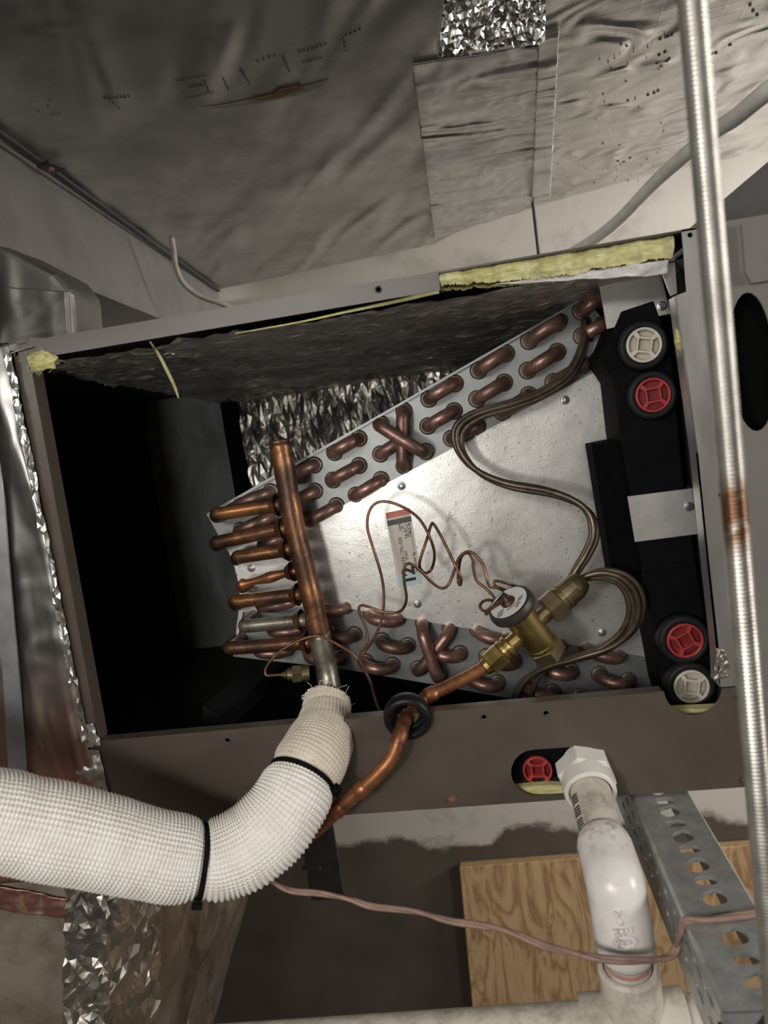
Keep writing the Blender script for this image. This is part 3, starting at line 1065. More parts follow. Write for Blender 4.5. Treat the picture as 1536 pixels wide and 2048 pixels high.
# ------------------------------------------------------------------ evaporator coil
YC = 0.12
coil = thing('evaporator_coil', 'A-shaped evaporator coil with copper return bends inside the cabinet', 'coil', (0.25, 0.28, -0.346))
up_px = [(413, 1028), (1165, 596), (1198, 628), (1236, 716), (1215, 728), (960, 873), (780, 968), (600, 1060), (456, 1104)]
lo_px = [(466, 1313), (484, 1222), (650, 1206), (900, 1248), (1325, 1316), (1336, 1402), (1100, 1412), (850, 1366), (680, 1337)]
ut = mesh_obj('upper_tube_sheet', plate(up_px, YC, .0012), 'tube_sheet', coil)
e = [(413, 1028), (1165, 596), (1166, 600), (415, 1033)]
mesh_obj('sheet_lip', plate(e, YC - .0045, .005), 'tube_sheet', ut)
mesh_obj('lower_tube_sheet', plate(lo_px, YC + .002, .0012), 'tube_sheet', coil)
mesh_obj('upper_fins', prism([U(x, y, YC + .0014) for x, y in [(430, 1030), (1160, 602), (1225, 712), (960, 868), (780, 962), (600, 1052), (462, 1098)]], V(0, .32, 0)), 'fins', coil)
mesh_obj('lower_fins', prism([U(x, y, YC + .0034) for x, y in [(474, 1308), (490, 1228), (650, 1212), (900, 1254), (1320, 1320), (1330, 1396), (1100, 1404), (850, 1360), (680, 1331)]], V(0, .32, 0)), 'fins', coil)
# delta plate with concave left edge
dl = [(456, 1100), (468, 1130), (478, 1170), (480, 1205), (474, 1245), (468, 1312), (486, 1224), (650, 1209), (900, 1251), (1325, 1319), (1300, 1200), (1240, 716), (960, 868), (780, 963), (600, 1055)]
dp = mesh_obj('delta_plate', plate(dl, YC - .0018, .0016), 'galvanized', coil)
dp['label'] = 'pitted galvanized delta plate between the two coil slabs'
for (x, y, r) in ((803, 972, .0036), (1130, 800, .0037), (835, 1208, .0036), (1204, 1265, .0036), (503, 1136, .0036), (510, 1171, .0034)):
    mesh_obj('rivet', lathe(U(x, y, YC - .0018), (0, -1, 0), [(0, r), (.0005, r), (.0008, r * .8), (.0006, r * .6), (.0012, r * .55), (.0014, r * .3)], 16), 'galvanized_frame', dp, True)
# label on the delta plate
YL = YC - .0020
lTL, lTR, lBL, lBR = (U(771, 1026, YL), U(819, 1016, YL), U(797, 1176, YL), U(845, 1166, YL))


def LP(u, v, off=0.0):
    return lTL.lerp(lTR, u).lerp(lBL.lerp(lBR, u), v) + V(0, -off, 0)


def lquad(u0, u1, v0, v1, off, th=.00012):
    return prism([LP(u0, v0, off), LP(u1, v0, off), LP(u1, v1, off), LP(u0, v1, off)], V(0, th, 0))


lab = mesh_obj('label', lquad(0, 1, 0, 1, .0001), 'label_paper', coil)
lab['label'] = 'paper label with red and dark bands reading 12'
mesh_obj('blue_band', lquad(0, 1, .84, 1, .0003), 'label_blue', lab)
mesh_obj('red_band', lquad(0, 1, .0, .075, .0003), 'label_red', lab)
mesh_obj('dark_band', lquad(0, 1, .105, .175, .0003), 'print_grey', lab)
tx = (lTL - lBL).normalized()
ty = (lTL - lTR).normalized()
mesh_obj('lettering', text_geo('12', .0145, LP(.74, .975, .0006), tx, ty, .0001, bold=.0006), 'ink_black', lab)
mesh_obj('lettering', text_geo('36A34-175L-020', .0042, LP(.46, .78, .0006), tx, ty, .0001), 'ink_black', lab)
mesh_obj('lettering', text_geo('07437', .0034, LP(.6, .66, .0006), tx, ty, .0001), 'ink_black', lab)
mesh_obj('lettering', text_geo('Inspected By', .0034, LP(.9, .84, .0006), tx, ty, .0001), 'ink_black', lab)
mesh_obj('lettering', text_geo('Line', .0036, LP(.52, .27, .0006), tx, ty, .0001), 'ink_black', lab)
mesh_obj('rule_line', lquad(.885, .9, .18, .6, .0005), 'print_grey', lab)
ink = [[(.87, .36), (.6, .37)], [(.62, .345), (.75, .33), (.86, .30), (.84, .335), (.72, .345), (.66, .33), (.7, .31)], [(.56, .285), (.75, .27), (.84, .255), (.88, .275), (.78, .3), (.68, .285), (.75, .27)],
       [(.5, .235), (.62, .215), (.6, .245), (.7, .25), (.8, .225), (.9, .195), (.78, .205), (.66, .2)]]
mesh_obj('handwriting', join(*[tube([LP(u, v, .0005) for u, v in s_], .00022, 6, 5) for s_ in ink]), 'ink_black', lab)

# return bends
TR = 0.0052
ring_me = None


def collar(c, parent):
    global ring_me
    if ring_me is None:
        g = ring(V(0, 0, 0), (0, -1, 0), [(0, TR), (0, TR + .0022), (.0006, TR + .0017), (.0022, TR + .0009), (.0026, TR + .0003), (.0022, TR)], 20)
        ring_me = bpy.data.meshes.new('tube_collar')
        ring_me.from_pydata(g[0], [], g[1])
        ring_me.polygons.foreach_set('use_smooth', [True] * len(ring_me.polygons))
        ring_me.materials.append(MATS['collar_metal'])
    o_ = bpy.data.objects.new('tube_collar', ring_me)
    COL.objects.link(o_)
    o_.parent = parent
    o_.location = c - wbase(parent)


def ubend(a, b, Y, mat='copper_bend', s=.0045, flat=.95):
    A, B = U(a[0], a[1], Y), U(b[0], b[1], Y)
    mid = (A + B) / 2
    h = (A - B) / 2
    r = h.length
    pts = [A + V(0, .003, 0)]
    for i in range(15):
        t = math.pi * i / 14
        pts.append(mid + h * math.cos(t) + V(0, -(s + r * flat * math.sin(t)), 0))
    pts.append(B + V(0, .003, 0))
    o_ = mesh_obj('return_bend', sweep(pts, TR, 16), mat, coil, True)
    collar(A, o_)
    collar(B, o_)
    return o_


def crossover(a, b, Y, depth):
    A, B = U(a[0], a[1], Y), U(b[0], b[1], Y)
    d = V(0, -depth, 0)
    pts = [A + V(0, .003, 0), A + d * .45, A.lerp(B, .06) + d * .82, A.lerp(B, .22) + d, A.lerp(B, .78) + d, A.lerp(B, .94) + d * .82, B + d * .45, B + V(0, .003, 0)]
    o_ = mesh_obj('crossover_bend', tube(pts, TR, 16, 6), 'copper_bend', coil, True)
    collar(A, o_)
    collar(B, o_)


YU = YC - .0002
upper = [((1058, 682), (1116, 645)), ((957, 741), (1012, 707)), ((858, 798), (910, 767)), ((1055, 741), (1114, 704)), ((954, 798), (1008, 765)),
         ((856, 852), (908, 822)), ((1107, 764), (1166, 730)), ((1005, 824), (1057, 790)), ((903, 877), (955, 852)), ((669, 905), (718, 877)), ((580, 954), (629, 930)),
         ((761, 908), (806, 880)), ((666, 960), (718, 931)), ((580, 1007), (630, 982)), ((712, 990), (762, 959)), ((620, 1040), (673, 1011)), ((529, 1088), (578, 1066)),
         ((482, 1007), (542, 983)), ((482, 1060), (542, 1032))]
for a, b in upper:
    ubend(a, b, YU)
for a, b in (((1162, 622), (1200, 598)), ((1164, 672), (1206, 650))):
    ubend(a, b, YU)
crossover((808, 822), (808, 932), YU, .016)
crossover((762, 848), (852, 903), YU, .027)
YLo = YC + .0018
lower = [((526, 1206), (588, 1198)), ((640, 1215), (692, 1212)), ((742, 1228), (797, 1236)), ((956, 1260), (1012, 1274)), ((1064, 1276), (1121, 1287)), ((1173, 1294), (1236, 1308)),
         ((548, 1254), (606, 1252)), ((656, 1262), (709, 1268)), ((764, 1280), (816, 1290)), ((868, 1298), (920, 1306)), ((973, 1312), (1028, 1321)), ((1090, 1332), (1142, 1341)), ((1198, 1348), (1256, 1360)),
         ((520, 1294), (576, 1296)), ((620, 1304), (680, 1312)), ((731, 1322), (785, 1329)), ((834, 1339), (892, 1346)), ((942, 1352), (995, 1364)), ((1050, 1372), (1105, 1383)), ((1160, 1392), (1215, 1400))]
for a, b in lower:
    if a in ((834, 1339),):
        continue
    ubend(a, b, YLo)
crossover((846, 1246), (880, 1346), YLo, .022)
crossover((900, 1256), (836, 1336), YLo, .014)

# suction header with its stubs
YH = 0.075
hp = [U(559, 884, YH), U(568, 930, YH), U(585, 1034, YH), U(608, 1130, YH), U(629, 1217, YH), U(643, 1290, YH), U(653, 1340, YH), U(664, 1395, YH - .006)]
hpath = catmull(hp, 8)
HRD = .0085
rad = [HRD + .0003 * math.sin(i * .9) for i in range(len(hpath))]
rad[0] = HRD * .82
hd = mesh_obj('suction_header', sweep(hpath, rad, 24), 'copper_header', coil, True)
hd['label'] = 'oxidised copper suction header pipe'
mesh_obj('header_cap', lathe(hpath[0], hpath[0] - hpath[1], [(-.002, HRD * .9), (.0012, HRD * .98), (.0018, HRD * .8), (.0006, HRD * .7), (.0006, .001)], 24), 'copper_header', hd, True)
# frosted lower sleeve of the header
i0 = int(len(hpath) * .66)
mesh_obj('solder_sleeve', sweep(hpath[i0:-2], [HRD * 1.06] * (len(hpath) - 2 - i0), 24), 'copper_frosted', hd, True)


def stub(hole_px, knee_px, head_px, Y0, mat='copper_header', r=.0056, crimp=False):
    A = U(hole_px[0], hole_px[1], Y0)
    K = U(knee_px[0], knee_px[1], YH + .008)
    B = U(head_px[0], head_px[1], YH)
    pts = [A + V(0, .004, 0), A.lerp(K, .3) + V(0, -.006, 0), K + V(.0005, .003, 0), K.lerp(B, .12), K.lerp(B, .5), B]
    path = catmull(pts, 7)
    rs = [r] * len(path)
    if crimp:
        rs = [r * (1 - .38 * abs(math.sin(i * .33)) * (i > 6)) for i in range(len(path))]
    o_ = mesh_obj('header_stub', sweep(path, rs, 16), mat, hd, True)
    # braze fillet where the stub enters the header
    ax = (B - K).normalized()
    mesh_obj('braze_collar', lathe(B - ax * .0105, ax, [(0, r * 1.02), (.002, r * 1.25), (.006, r * 1.7)], 16, False), 'copper_header', hd, True)
    return o_


stub((442, 1032), (430, 1029), (566, 1008), YU)
stub((442, 1088), (430, 1086), (577, 1055), YU)
stub((480, 1116), (473, 1115), (586, 1098), YC - .002)
stub((492, 1172), (478, 1171), (596, 1140), YC - .002, 'copper_line', .0050, True)
stub((480, 1206), (467, 1204), (606, 1188), YC - .002)
stub((511, 1230), (486, 1253), (614, 1240), YLo, 'copper_frosted')
stub((483, 1276), (455, 1297), (626, 1284), YLo)
# distributor tubes
YT = 0.055
AX = dview((1060, 1240), .74, -.67, .06)
dist_end = U(1143, 1156, YT)


def dtube(px, ys, jit):
    pts = [U(x + jit[0] * (.3 + .7 * math.sin(math.pi * i / (len(px) - 1))), y + jit[1] * (.3 + .7 * math.sin(math.pi * i / (len(px) - 1))), Y_ + jit[2]) for i, ((x, y), Y_) in enumerate(zip(px, ys))]
    o_ = mesh_obj('distributor_tube', tube(pts, .0023, 10, 7), 'distributor_copper', coil, True)
    return o_


up1 = [(1138, 1165), (1152, 1140), (1172, 1108), (1187, 1070), (1180, 1030), (1150, 1002), (1095, 982), (1010, 966), (950, 938), (918, 896), (918, 856), (955, 828), (1030, 806), (1090, 782), (1140, 745), (1166, 690), (1170, 640)]
yu1 = [.056, .056, .057, .06, .064, .068, .072, .076, .08, .083, .085, .086, .088, .09, .094, .1, .112]
for jit in ((0, 0, 0), (9, 8, .002), (-7, -4, .004)):
    dtube(up1, yu1, jit)
dn1 = [(1152, 1163), (1178, 1150), (1210, 1146), (1245, 1157), (1270, 1185), (1277, 1222), (1262, 1262), (1222, 1295), (1150, 1318), (1085, 1338), (1045, 1368), (1030, 1410), (1028, 1440)]
yd1 = [.056, .054, .052, .05, .05, .052, .056, .062, .07, .078, .084, .088, .09]
for jit in ((0, 0, 0), (10, -8, .003), (-10, 6, .005)):
    dtube(dn1, yd1, jit)
dtube([(1152, 1163), (1180, 1156), (1210, 1156), (1240, 1170), (1256, 1200), (1256, 1235), (1236, 1270), (1190, 1302), (1130, 1322), (1085, 1345), (1066, 1380), (1062, 1420), (1062, 1440)], yd1, (0, 0, .006))

# ------------------------------------------------------------------ expansion valve
tv = thing('expansion_valve', 'brass expansion valve with white round label beside the coil', 'valve', U(1055, 1260, YT))
BA = dview((1045, 1240), .51, .64, .57)           # valve body axis, from the power head down to the bottom nut
hc = U(1018, 1206, YT - .022)
SC = 1.0
head = mesh_obj('power_head', lathe(hc, BA, [(-.0005, .0150), (.0, .0172), (.003, .0180), (.0062, .0178), (.0085, .0160), (.0095, .0115)], 36), 'dark_steel', tv, True)
autosmooth(head)
mesh_obj('label_disc', lathe(hc - BA * .0004, BA, [(-.0006, .0148), (0, .0148)], 36), 'label_white', head)
dome = mesh_obj('dome', lathe(hc - BA * .0008, -BA, [(0, .0058), (.0015, .0054), (.003, .004), (.0036, .002), (.0058, .0018), (.006, .001)], 20), 'copper_tube', head, True)
# label print: short bars standing for print too small to read
pa = BA.orthogonal().normalized()
lv = dview((1018, 1206), .78, -.62, 0)
nx_ = (lv - BA * lv.dot(BA)).normalized()   # long axis in view
ny_ = BA.cross(nx_)
if ny_.dot(RGT) < 0:
    ny_ = -ny_
bars = []
for (u, w, le, th_, an) in ((-.0085, .0035, .0055, .0009, .1), (-.0098, .0055, .006, .0009, .1), (-.0105, .0075, .0045, .0009, .1), (.0005, .0072, .010, .0007, 0.0),
                            (.009, .0045, .0045, .0009, 0), (.0075, .0062, .0042, .0009, 0), (.0055, .009, .003, .001, 0), (.003, .0105, .003, .001, 0)):
    c = hc + nx_ * u + ny_ * w - BA * .0011
    bars.append(prism([c - nx_ * le / 2 - ny_ * th_ / 2, c + nx_ * le / 2 - ny_ * th_ / 2, c + nx_ * le / 2 + ny_ * th_ / 2, c - nx_ * le / 2 + ny_ * th_ / 2], BA * .0002))
mesh_obj('label_print', join(*bars), 'ink_black', head)
mesh_obj('label_gap', prism([hc + nx_ * u + ny_ * w - BA * .0011 for u, w in ((-.0105, -.0096), (.002, -.0144), (.0035, -.006), (-.004, -.0025), (-.0115, -.0058))], BA * .0002), 'ink_black', head)
body = mesh_obj('body', join(lathe(hc, BA, [(.0085, .0125), (.014, .0125), (.0145, .0118), (.043, .0118), (.0435, .0125), (.046, .0125)], 28)), 'brass', tv)
autosmooth(body)
nut = mesh_obj('bottom_nut', lathe(hc, BA, [(.046, .0128), (.047, .0142), (.057, .0142), (.0585, .0125)], 6), 'brass_dull', tv)
bc = hc + BA * .028


def hexnut(name, c, ax, a, b, r, mat, seg=6):
    return mesh_obj(name, lathe(c, ax, [(a, r * .92), (a + .001, r), (b - .001, r), (b, r * .92)], seg), mat, tv)


INL = -AX
mesh_obj('inlet_neck', lathe(bc, INL, [(.008, .0062), (.019, .0062)], 20), 'brass', tv)
autosmooth(tv.children[-1])
mesh_obj('inlet_rings', lathe(bc, INL, [(.0185, .0072), (.0195, .0088), (.022, .0088), (.0225, .0076), (.0235, .0076), (.024, .0088), (.0265, .0088), (.027, .0078)], 24), 'brass', tv)
autosmooth(tv.children[-1])
hexnut('inlet_nut', bc, INL, .027, .0405, .0094, 'brass')
mesh_obj('inlet_ferrule', lathe(bc, INL, [(.0405, .0066), (.0435, .0062), (.045, .0052)], 20), 'brass', tv)
autosmooth(tv.children[-1])
mesh_obj('outlet_neck', lathe(bc, AX, [(.008, .006), (.020, .006)], 20), 'brass_dull', tv)
autosmooth(tv.children[-1])
hexnut('outlet_nut', bc, AX, .0185, .031, .0125, 'brass_dull')
mesh_obj('distributor_body', lathe(bc, AX, [(.031, .0102), (.033, .0102), (.0332, .0094), (.0345, .0094), (.0347, .0105), (.037, .0105), (.0372, .0098), (.046, .0098), (.050, .0085), (.054, .0062), (.0545, .003)], 24), 'brass_dull', tv)
autosmooth(tv.children[-1])

capA = [(1004, 1203), (996, 1207), (982, 1217), (968, 1222), (960, 1213), (966, 1203), (980, 1200), (990, 1207), (984, 1221), (972, 1228), (978, 1218), (990, 1205), (986, 1192), (972, 1177), (954, 1162), (947, 1138), (945, 1118), (934, 1106), (922, 1116), (917, 1146), (917, 1166), (921, 1169), (922, 1155), (911, 1132), (887, 1082), (868, 1049), (862, 1051),
        (854, 1078), (841, 1117), (840, 1135), (850, 1146), (863, 1138), (869, 1110), (861, 1078), (841, 1041), (813, 1018), (778, 1004), (753, 1006), (738, 1024), (735, 1056), (747, 1098), (760, 1140), (767, 1176),
        (767, 1214), (760, 1250), (746, 1280), (728, 1304), (716, 1318), (700, 1304), (664, 1283), (637, 1272), (603, 1279), (560, 1303), (534, 1332), (532, 1350), (552, 1350), (575, 1349)]
nA = len(capA)
yA = [.03 + (.062 - .03) * min(1, i / 14) for i in range(nA)]
for i in range(nA):
    if i > 46:
        yA[i] = .062 - (i - 46) * .0012
    if 18 < i < 34:
        yA[i] += .006 * math.sin((i - 18) * 1.1)
mesh_obj('bulb_capillary', tube([U(x, y, Y_) for (x, y), Y_ in zip(capA, yA)], .00115, 8, 6), 'copper_tube', tv, True)
capB = [(1052, 1180), (1030, 1172), (1008, 1165), (990, 1162), (991, 1172), (1010, 1180), (1012, 1184), (996, 1176), (980, 1173), (974, 1158), (970, 1140), (960, 1120), (938, 1103), (918, 1116), (907, 1146), (896, 1170), (882, 1176), (862, 1163), (838, 1139), (818, 1127), (808, 1138), (809, 1166), (813, 1195), (808, 1214),
        (794, 1225), (764, 1223), (739, 1214), (722, 1211), (718, 1222), (726, 1242), (734, 1265), (734, 1284), (720, 1312), (726, 1335), (740, 1362), (748, 1390), (754, 1412), (764, 1432)]
yB = [.055 + .006 * math.sin(i * .55) for i in range(len(capB))]
yB[0] = yB[1] = .045
mesh_obj('equalizer_tube', tube([U(x, y, Y_) for (x, y), Y_ in zip(capB, yB)], .00115, 8, 6), 'copper_tube', tv, True)
b0, b1 = U(572, 1349, .052), U(612, 1346, .056)
bx = (b1 - b0).normalized()
mesh_obj('sensing_bulb', join(lathe(b0, bx, [(-.004, .0015), (0, .003), (.001, .0045), (.006, .0055)], 16), lathe(b0, bx, [(.005, .0072), (.012, .0072)], 6), lathe(b0, bx, [(.012, .0062), (.018, .0062), (.0185, .004)], 16)), 'brass_dull', tv)

# ------------------------------------------------------------------ liquid line and grommet
ll_in = bc + INL * .044
lpts = [U(560, 1715, -.02), U(640, 1652, -.022), U(690, 1606, -.024), U(742, 1562, -.024), U(782, 1518, -.022), U(799, 1475, -.018), U(808, 1445, -.006), U(824, 1423, .006), U(850, 1396, .016), ll_in.lerp(U(850, 1396, .016), .6), ll_in.lerp(U(850, 1396, .016), .3), ll_in + AX * .002]
lpath = catmull(lpts, 8)
lr = [.0050 if i < 52 else .0047 for i in range(len(lpath))]
liq = thing('liquid_line', 'bent bare copper liquid line passing through the black grommet', 'pipe', U(700, 1640, -.022))
mesh_obj('pipe', sweep(lpath, lr, 18), 'copper_line', liq, True)
for k, w in ((14, .0008), (21, .0010), (40, .0006), (66, .0008)):
    c = lpath[k]
    ax = (lpath[k + 1] - lpath[k - 1]).normalized()
    mesh_obj('swage_ring', lathe(c, ax, [(-.0045, .005), (-.003, .005 + w), (.003, .005 + w), (.0045, .005)], 18, False), 'copper_line', liq, True)
gx = dcam(-.10, .28, -.95)
gc = U(815, 1432, -.004)
gro = thing('rubber_grommet', 'black rubber grommet ring around the copper liquid line', 'grommet', gc)
prof = [(d_ * 1.1, r_ * 1.12) for d_, r_ in [(-.0045, .0095), (-.0055, .0125), (-.004, .0145), (0, .0152), (.004, .0145), (.0055, .0125), (.005, .0105), (.002, .0093), (-.002, .0093)]]
mesh_obj('rim', ring(gc, gx, prof, 40), 'black_rubber', gro, True)
prof2 = [(.001, .0108), (-.002, .0110), (-.010, .0064), (-.014, .0052), (-.014, .0046), (-.009, .0054), (-.0015, .0088)]
mesh_obj('sleeve', ring(gc, gx, prof2, 32), 'black_rubber', gro, True)

# ------------------------------------------------------------------ black drain pan, brackets, plugs
YP = 0.062
pan = thing('drain_pan', 'black plastic drain pan standing along the right of the coil', 'drain pan', U(1360, 1400, YP + .05))
pan_px = [(1213, 690), (1226, 660), (1242, 622), (1308, 600), (1324, 645), (1342, 690), (1352, 800), (1368, 960), (1392, 1120), (1432, 1290), (1436, 1420), (1428, 1446), (1348, 1452), (1332, 1400), (1312, 1290), (1288, 1170), (1262, 990), (1240, 870), (1228, 760), (1196, 712)]


def pan_plate(pxs, Y, th):
    lp = [U(x, y, Y) for x, y in pxs]
    for p in lp:
        p.x = min(p.x, .4655)
    return prism(lp, V(0, th, 0))


pb = mesh_obj('body', pan_plate(pan_px, YP, .055), 'black_plastic', pan)
bevel(pb, .0015, 2)
mesh_obj('foam_strip', plate([(1183, 890), (1250, 877), (1290, 1170), (1225, 1150)], YP + .012, .03), 'black_foam', pan)
mesh_obj('back_face', pan_plate([(1345, 690), (1362, 690), (1452, 1300), (1450, 1450), (1425, 1450), (1425, 1300)], YP + .02, .03), 'black_plastic', pan)
mesh_obj('rib', plate([(1243, 890), (1352, 868), (1356, 876), (1245, 898)], YP - .0015, .003), 'black_plastic', pan)
mesh_obj('rib', plate([(1282, 1148), (1380, 1130), (1382, 1136), (1284, 1154)], YP - .0012, .003), 'black_plastic', pan)
# lower horizontal pan seen in the dark lower left
lp_ = prism([V(0.06, 0.04, -0.354), V(0.44, 0.04, -0.354), V(0.44, 0.44, -0.354), V(0.06, 0.44, -0.354)], V(0, 0, .006))
mesh_obj('tray', lp_, 'black_plastic', pan)
w0, w1 = U(405, 1412, .12), U(512, 1322, .22)
mesh_obj('tray_wall', prism([w0, w0 + V(.016, 0, -.012), w1 + V(.016, 0, -.012), w1], V(-.004, .002, -.02)), 'boss_plastic', pan)


def plug(name, label, px, Y, r, color, recess, ang, Yb, boss=True):
    c = U(px[0], px[1], Y)
    t_ = thing(name, label, 'drain plug', c, 'drain plugs of the coil')
    ca, sa = math.cos(ang), math.sin(ang)
    ex, ez = V(ca, 0, sa), V(-sa, 0, ca)
    R_ = r
    mesh_obj('rim', ring(c, (0, -1, 0), [(-.004, R_), (.0012, R_), (.0016, R_ * .97), (.0016, R_ * .88), (.0008, R_ * .85), (-.004, R_ * .85)], 36), color, t_, True)
    mesh_obj('back', lathe(c, (0, -1, 0), [(-.006, R_ * .9), (-.0035, R_ * .9)], 30), recess, t_)
    q = R_ * .62
    # raised diamond walls
    W = R_ * .09
    sq = [ex * q, ez * q, -ex * q, -ez * q]
    inn = [p * ((q - W * 1.6) / q) for p in sq]
    mesh_obj('socket', prism([c + p + V(0, -.0014, 0) for p in sq], V(0, .005, 0), [[c + p + V(0, -.0014, 0) for p in inn]]), color, t_)
    for d in sq:
        u_ = d.normalized()
        s_ = V(-u_.z, 0, u_.x)
        a_ = c + u_ * (q - W) + V(0, -.0012, 0)
        b_ = c + u_ * R_ * .9 + V(0, -.0012, 0)
        mesh_obj('spoke', prism([a_ - s_ * W * 1.1, b_ - s_ * W * 1.4, b_ + s_ * W * 1.4, a_ + s_ * W * 1.1], V(0, .005, 0)), color, t_)
    # threaded boss belongs to the pan
    if boss:
        mesh_obj('plug_boss', ring(V(c.x, Yb, c.z), (0, -1, 0), [(-.002, R_ * 1.02), (Yb - Y + .0002, R_ * 1.03), (Yb - Y + .0004, R_ * 1.3), (Yb - Y - .002, R_ * 1.4), (-.002, R_ * 1.42)], 36), 'boss_plastic', pan, True)
    return t_


plug('drain_plug', 'cream drain plug above a red one at the top of the drain pan', (1288, 690), YP - .010, .0122, 'white_plug', 'plug_recess_white', .55, YP)
plug('drain_plug', 'red drain plug directly below the upper cream plug', (1306, 790), YP - .010, .0122, 'red_plug', 'plug_recess_red', .85, YP)
plug('drain_plug', 'red drain plug above the lower cream plug near the cabinet notch', (1370, 1281), YP - .012, .0130, 'red_plug', 'plug_recess_red', 1.2, YP)
plug('drain_plug', 'cream drain plug sitting in the round notch of the bottom panel', (1383, 1373), YP - .012, .0127, 'white_plug', 'plug_recess_white', .6, YP)
# plug and socket at the drain outlet in the opening
YO = .014
mesh_obj('outlet_block', plate([(990, 1470), (1245, 1455), (1250, 1560), (1000, 1575)], YO + .004, .03), 'black_plastic', pan)
plug('drain_plug', 'red drain plug in the oval opening beside the white drain pipe', (1075, 1540), YO, .0105, 'red_plug', 'plug_recess_red', .75, YO + .004, False)


def bracket(name, label, front, side, Y, screws):
    t_ = thing(name, label, 'bracket', U(front[3][0], front[3][1], Y))
    mesh_obj('face', plate(front, Y, .0012), 'galvanized', t_)
    p0, p1_, p2_, p3_ = side
    a = [U(p0[0], p0[1], Y), U(p1_[0], p1_[1], Y + .0), U(p2_[0], p2_[1], Y), U(p3_[0], p3_[1], Y)]
    mesh_obj('side_tab', prism([a[0], a[1], a[2], a[3]], V(.0005, .014, 0)), 'galvanized_frame', t_)
    for s_ in screws:
        c = U(s_[0], s_[1], Y - .0002)
        w_ = mesh_obj('screw', join(lathe(c, (0, -1, 0), [(0, .0034), (.0006, .0034), (.0008, .0026)], 16), lathe(c, (0, -1, 0), [(.0008, .0025), (.0032, .0025), (.0036, .002)], 6)), 'screw_zinc', t_)
    return t_


bracket('pan_bracket', 'speckled galvanized bracket above the cream drain plug', [(1197, 562), (1314, 540), (1334, 628), (1214, 658)], [(1314, 540), (1320, 541), (1341, 628), (1334, 628)], YP + .0006, [(1324, 612)])
bracket('pan_bracket', 'galvanized bracket across the middle of the black drain pan', [(1255, 993), (1382, 977), (1395, 1068), (1270, 1084)], [(1382, 977), (1388, 976), (1401, 1066), (1395, 1068)], YP - .004, [(1378, 1013)])
o = mesh_obj('corner_bracket', plate([(1318, 528), (1349, 512), (1354, 586), (1342, 592), (1330, 560)], .020, .002), 'galvanized_frame')
tag(o, 'small galvanized corner tab between the film and the right flange', 'bracket')

# ------------------------------------------------------------------ insulated suction line
spec = [(664, 1380, .050, 78), (655, 1402, .042, 88), (652, 1432, .028, 103), (646, 1470, .006, 122), (628, 1512, -.016, 138), (606, 1550, -.030, 142), (582, 1600, -.044, 150), (548, 1648, -.055, 156), (500, 1690, -.064, 158), (450, 1713, -.071, 154), (404, 1722, -.077, 150),
        (350, 1716, -.083, 158), (280, 1702, -.092, 166), (200, 1682, -.102, 174), (100, 1660, -.115, 181), (0, 1641, -.129, 186), (-120, 1620, -.147, 192), (-300, 1590, -.17, 200), (-560, 1545, -.19, 206), (-900, 1490, -.205, 212)]
ctr = [U(x, y, Y_) for x, y, Y_, w in spec]
rd = [w / 2 * (c - CAM).dot(FWD) / FPX for c, (_, _, _, w) in zip(ctr, spec)]
SUBN = 40
cp = catmull(ctr, SUBN)
rp = [v.x for v in catmull([V(r, 0, 0) for r in rd], SUBN)]
# arc length resample
L = [0.0]
for i in range(1, len(cp)):
    L.append(L[-1] + (cp[i] - cp[i - 1]).length)
arr = np.array([[p.x, p.y, p.z] for p in cp])
rpa = np.array(rp)
La = np.array(L)
TIE1 = La[SUBN * 5 + 6]
TIE2 = La[SUBN * 10]


def knit(l0, l1, cell, nround, amp, seed, pinch, flare0=0.0, fray=False):
    nl = max(2, int((l1 - l0) / cell * 4))
    s = np.linspace(l0, l1, nl + 1)
    P = np.stack([np.interp(s, La, arr[:, k]) for k in range(3)], 1)
    Rr = np.interp(s, La, rpa)
    path = [Vector(p) for p in P]
    fr = frames(path)
    seg = nround * 4
    v, f = [], []
    for i, (p, (t, n, b)) in enumerate(zip(path, fr)):
        ls = s[i]
        r = Rr[i]
        for (pc, pw, pd) in pinch:
            r -= pd * math.exp(-((ls - pc) / pw) ** 2)
        if flare0:
            r += flare0 * math.exp(-((ls - l0) / .004) ** 2)
        wob = noise.noise(p * 60 + Vector((seed, 0, 0))) * .0009
        row = 0.5 + 0.5 * math.cos(2 * math.pi * (ls - l0) / cell)
        stag = 0.0
        for k in range(seg):
            a = 2 * math.pi * k / seg
            colv = 0.5 + 0.5 * math.cos(nround * a + stag + ls * 25)
            h = amp * (row * 0.75 + row * colv * .9 + colv * .35 - .6)
            jit = 0.0
            if fray and i < 3:
                jit = random.gauss(0, .0008)
            rr_ = r + wob + h + jit
            v.append(p + n * (rr_ * math.cos(a)) + b * (rr_ * math.sin(a)) + (t * jit * 1.4 if fray else Vector()))
    for i in range(nl):
        for k in range(seg):
            k2 = (k + 1) % seg
            f.append((i * seg + k, i * seg + k2, (i + 1) * seg + k2, (i + 1) * seg + k))
    f.append(tuple(reversed(range(seg))))
    f.append(tuple(nl * seg + k for k in range(seg)))
    return v, f


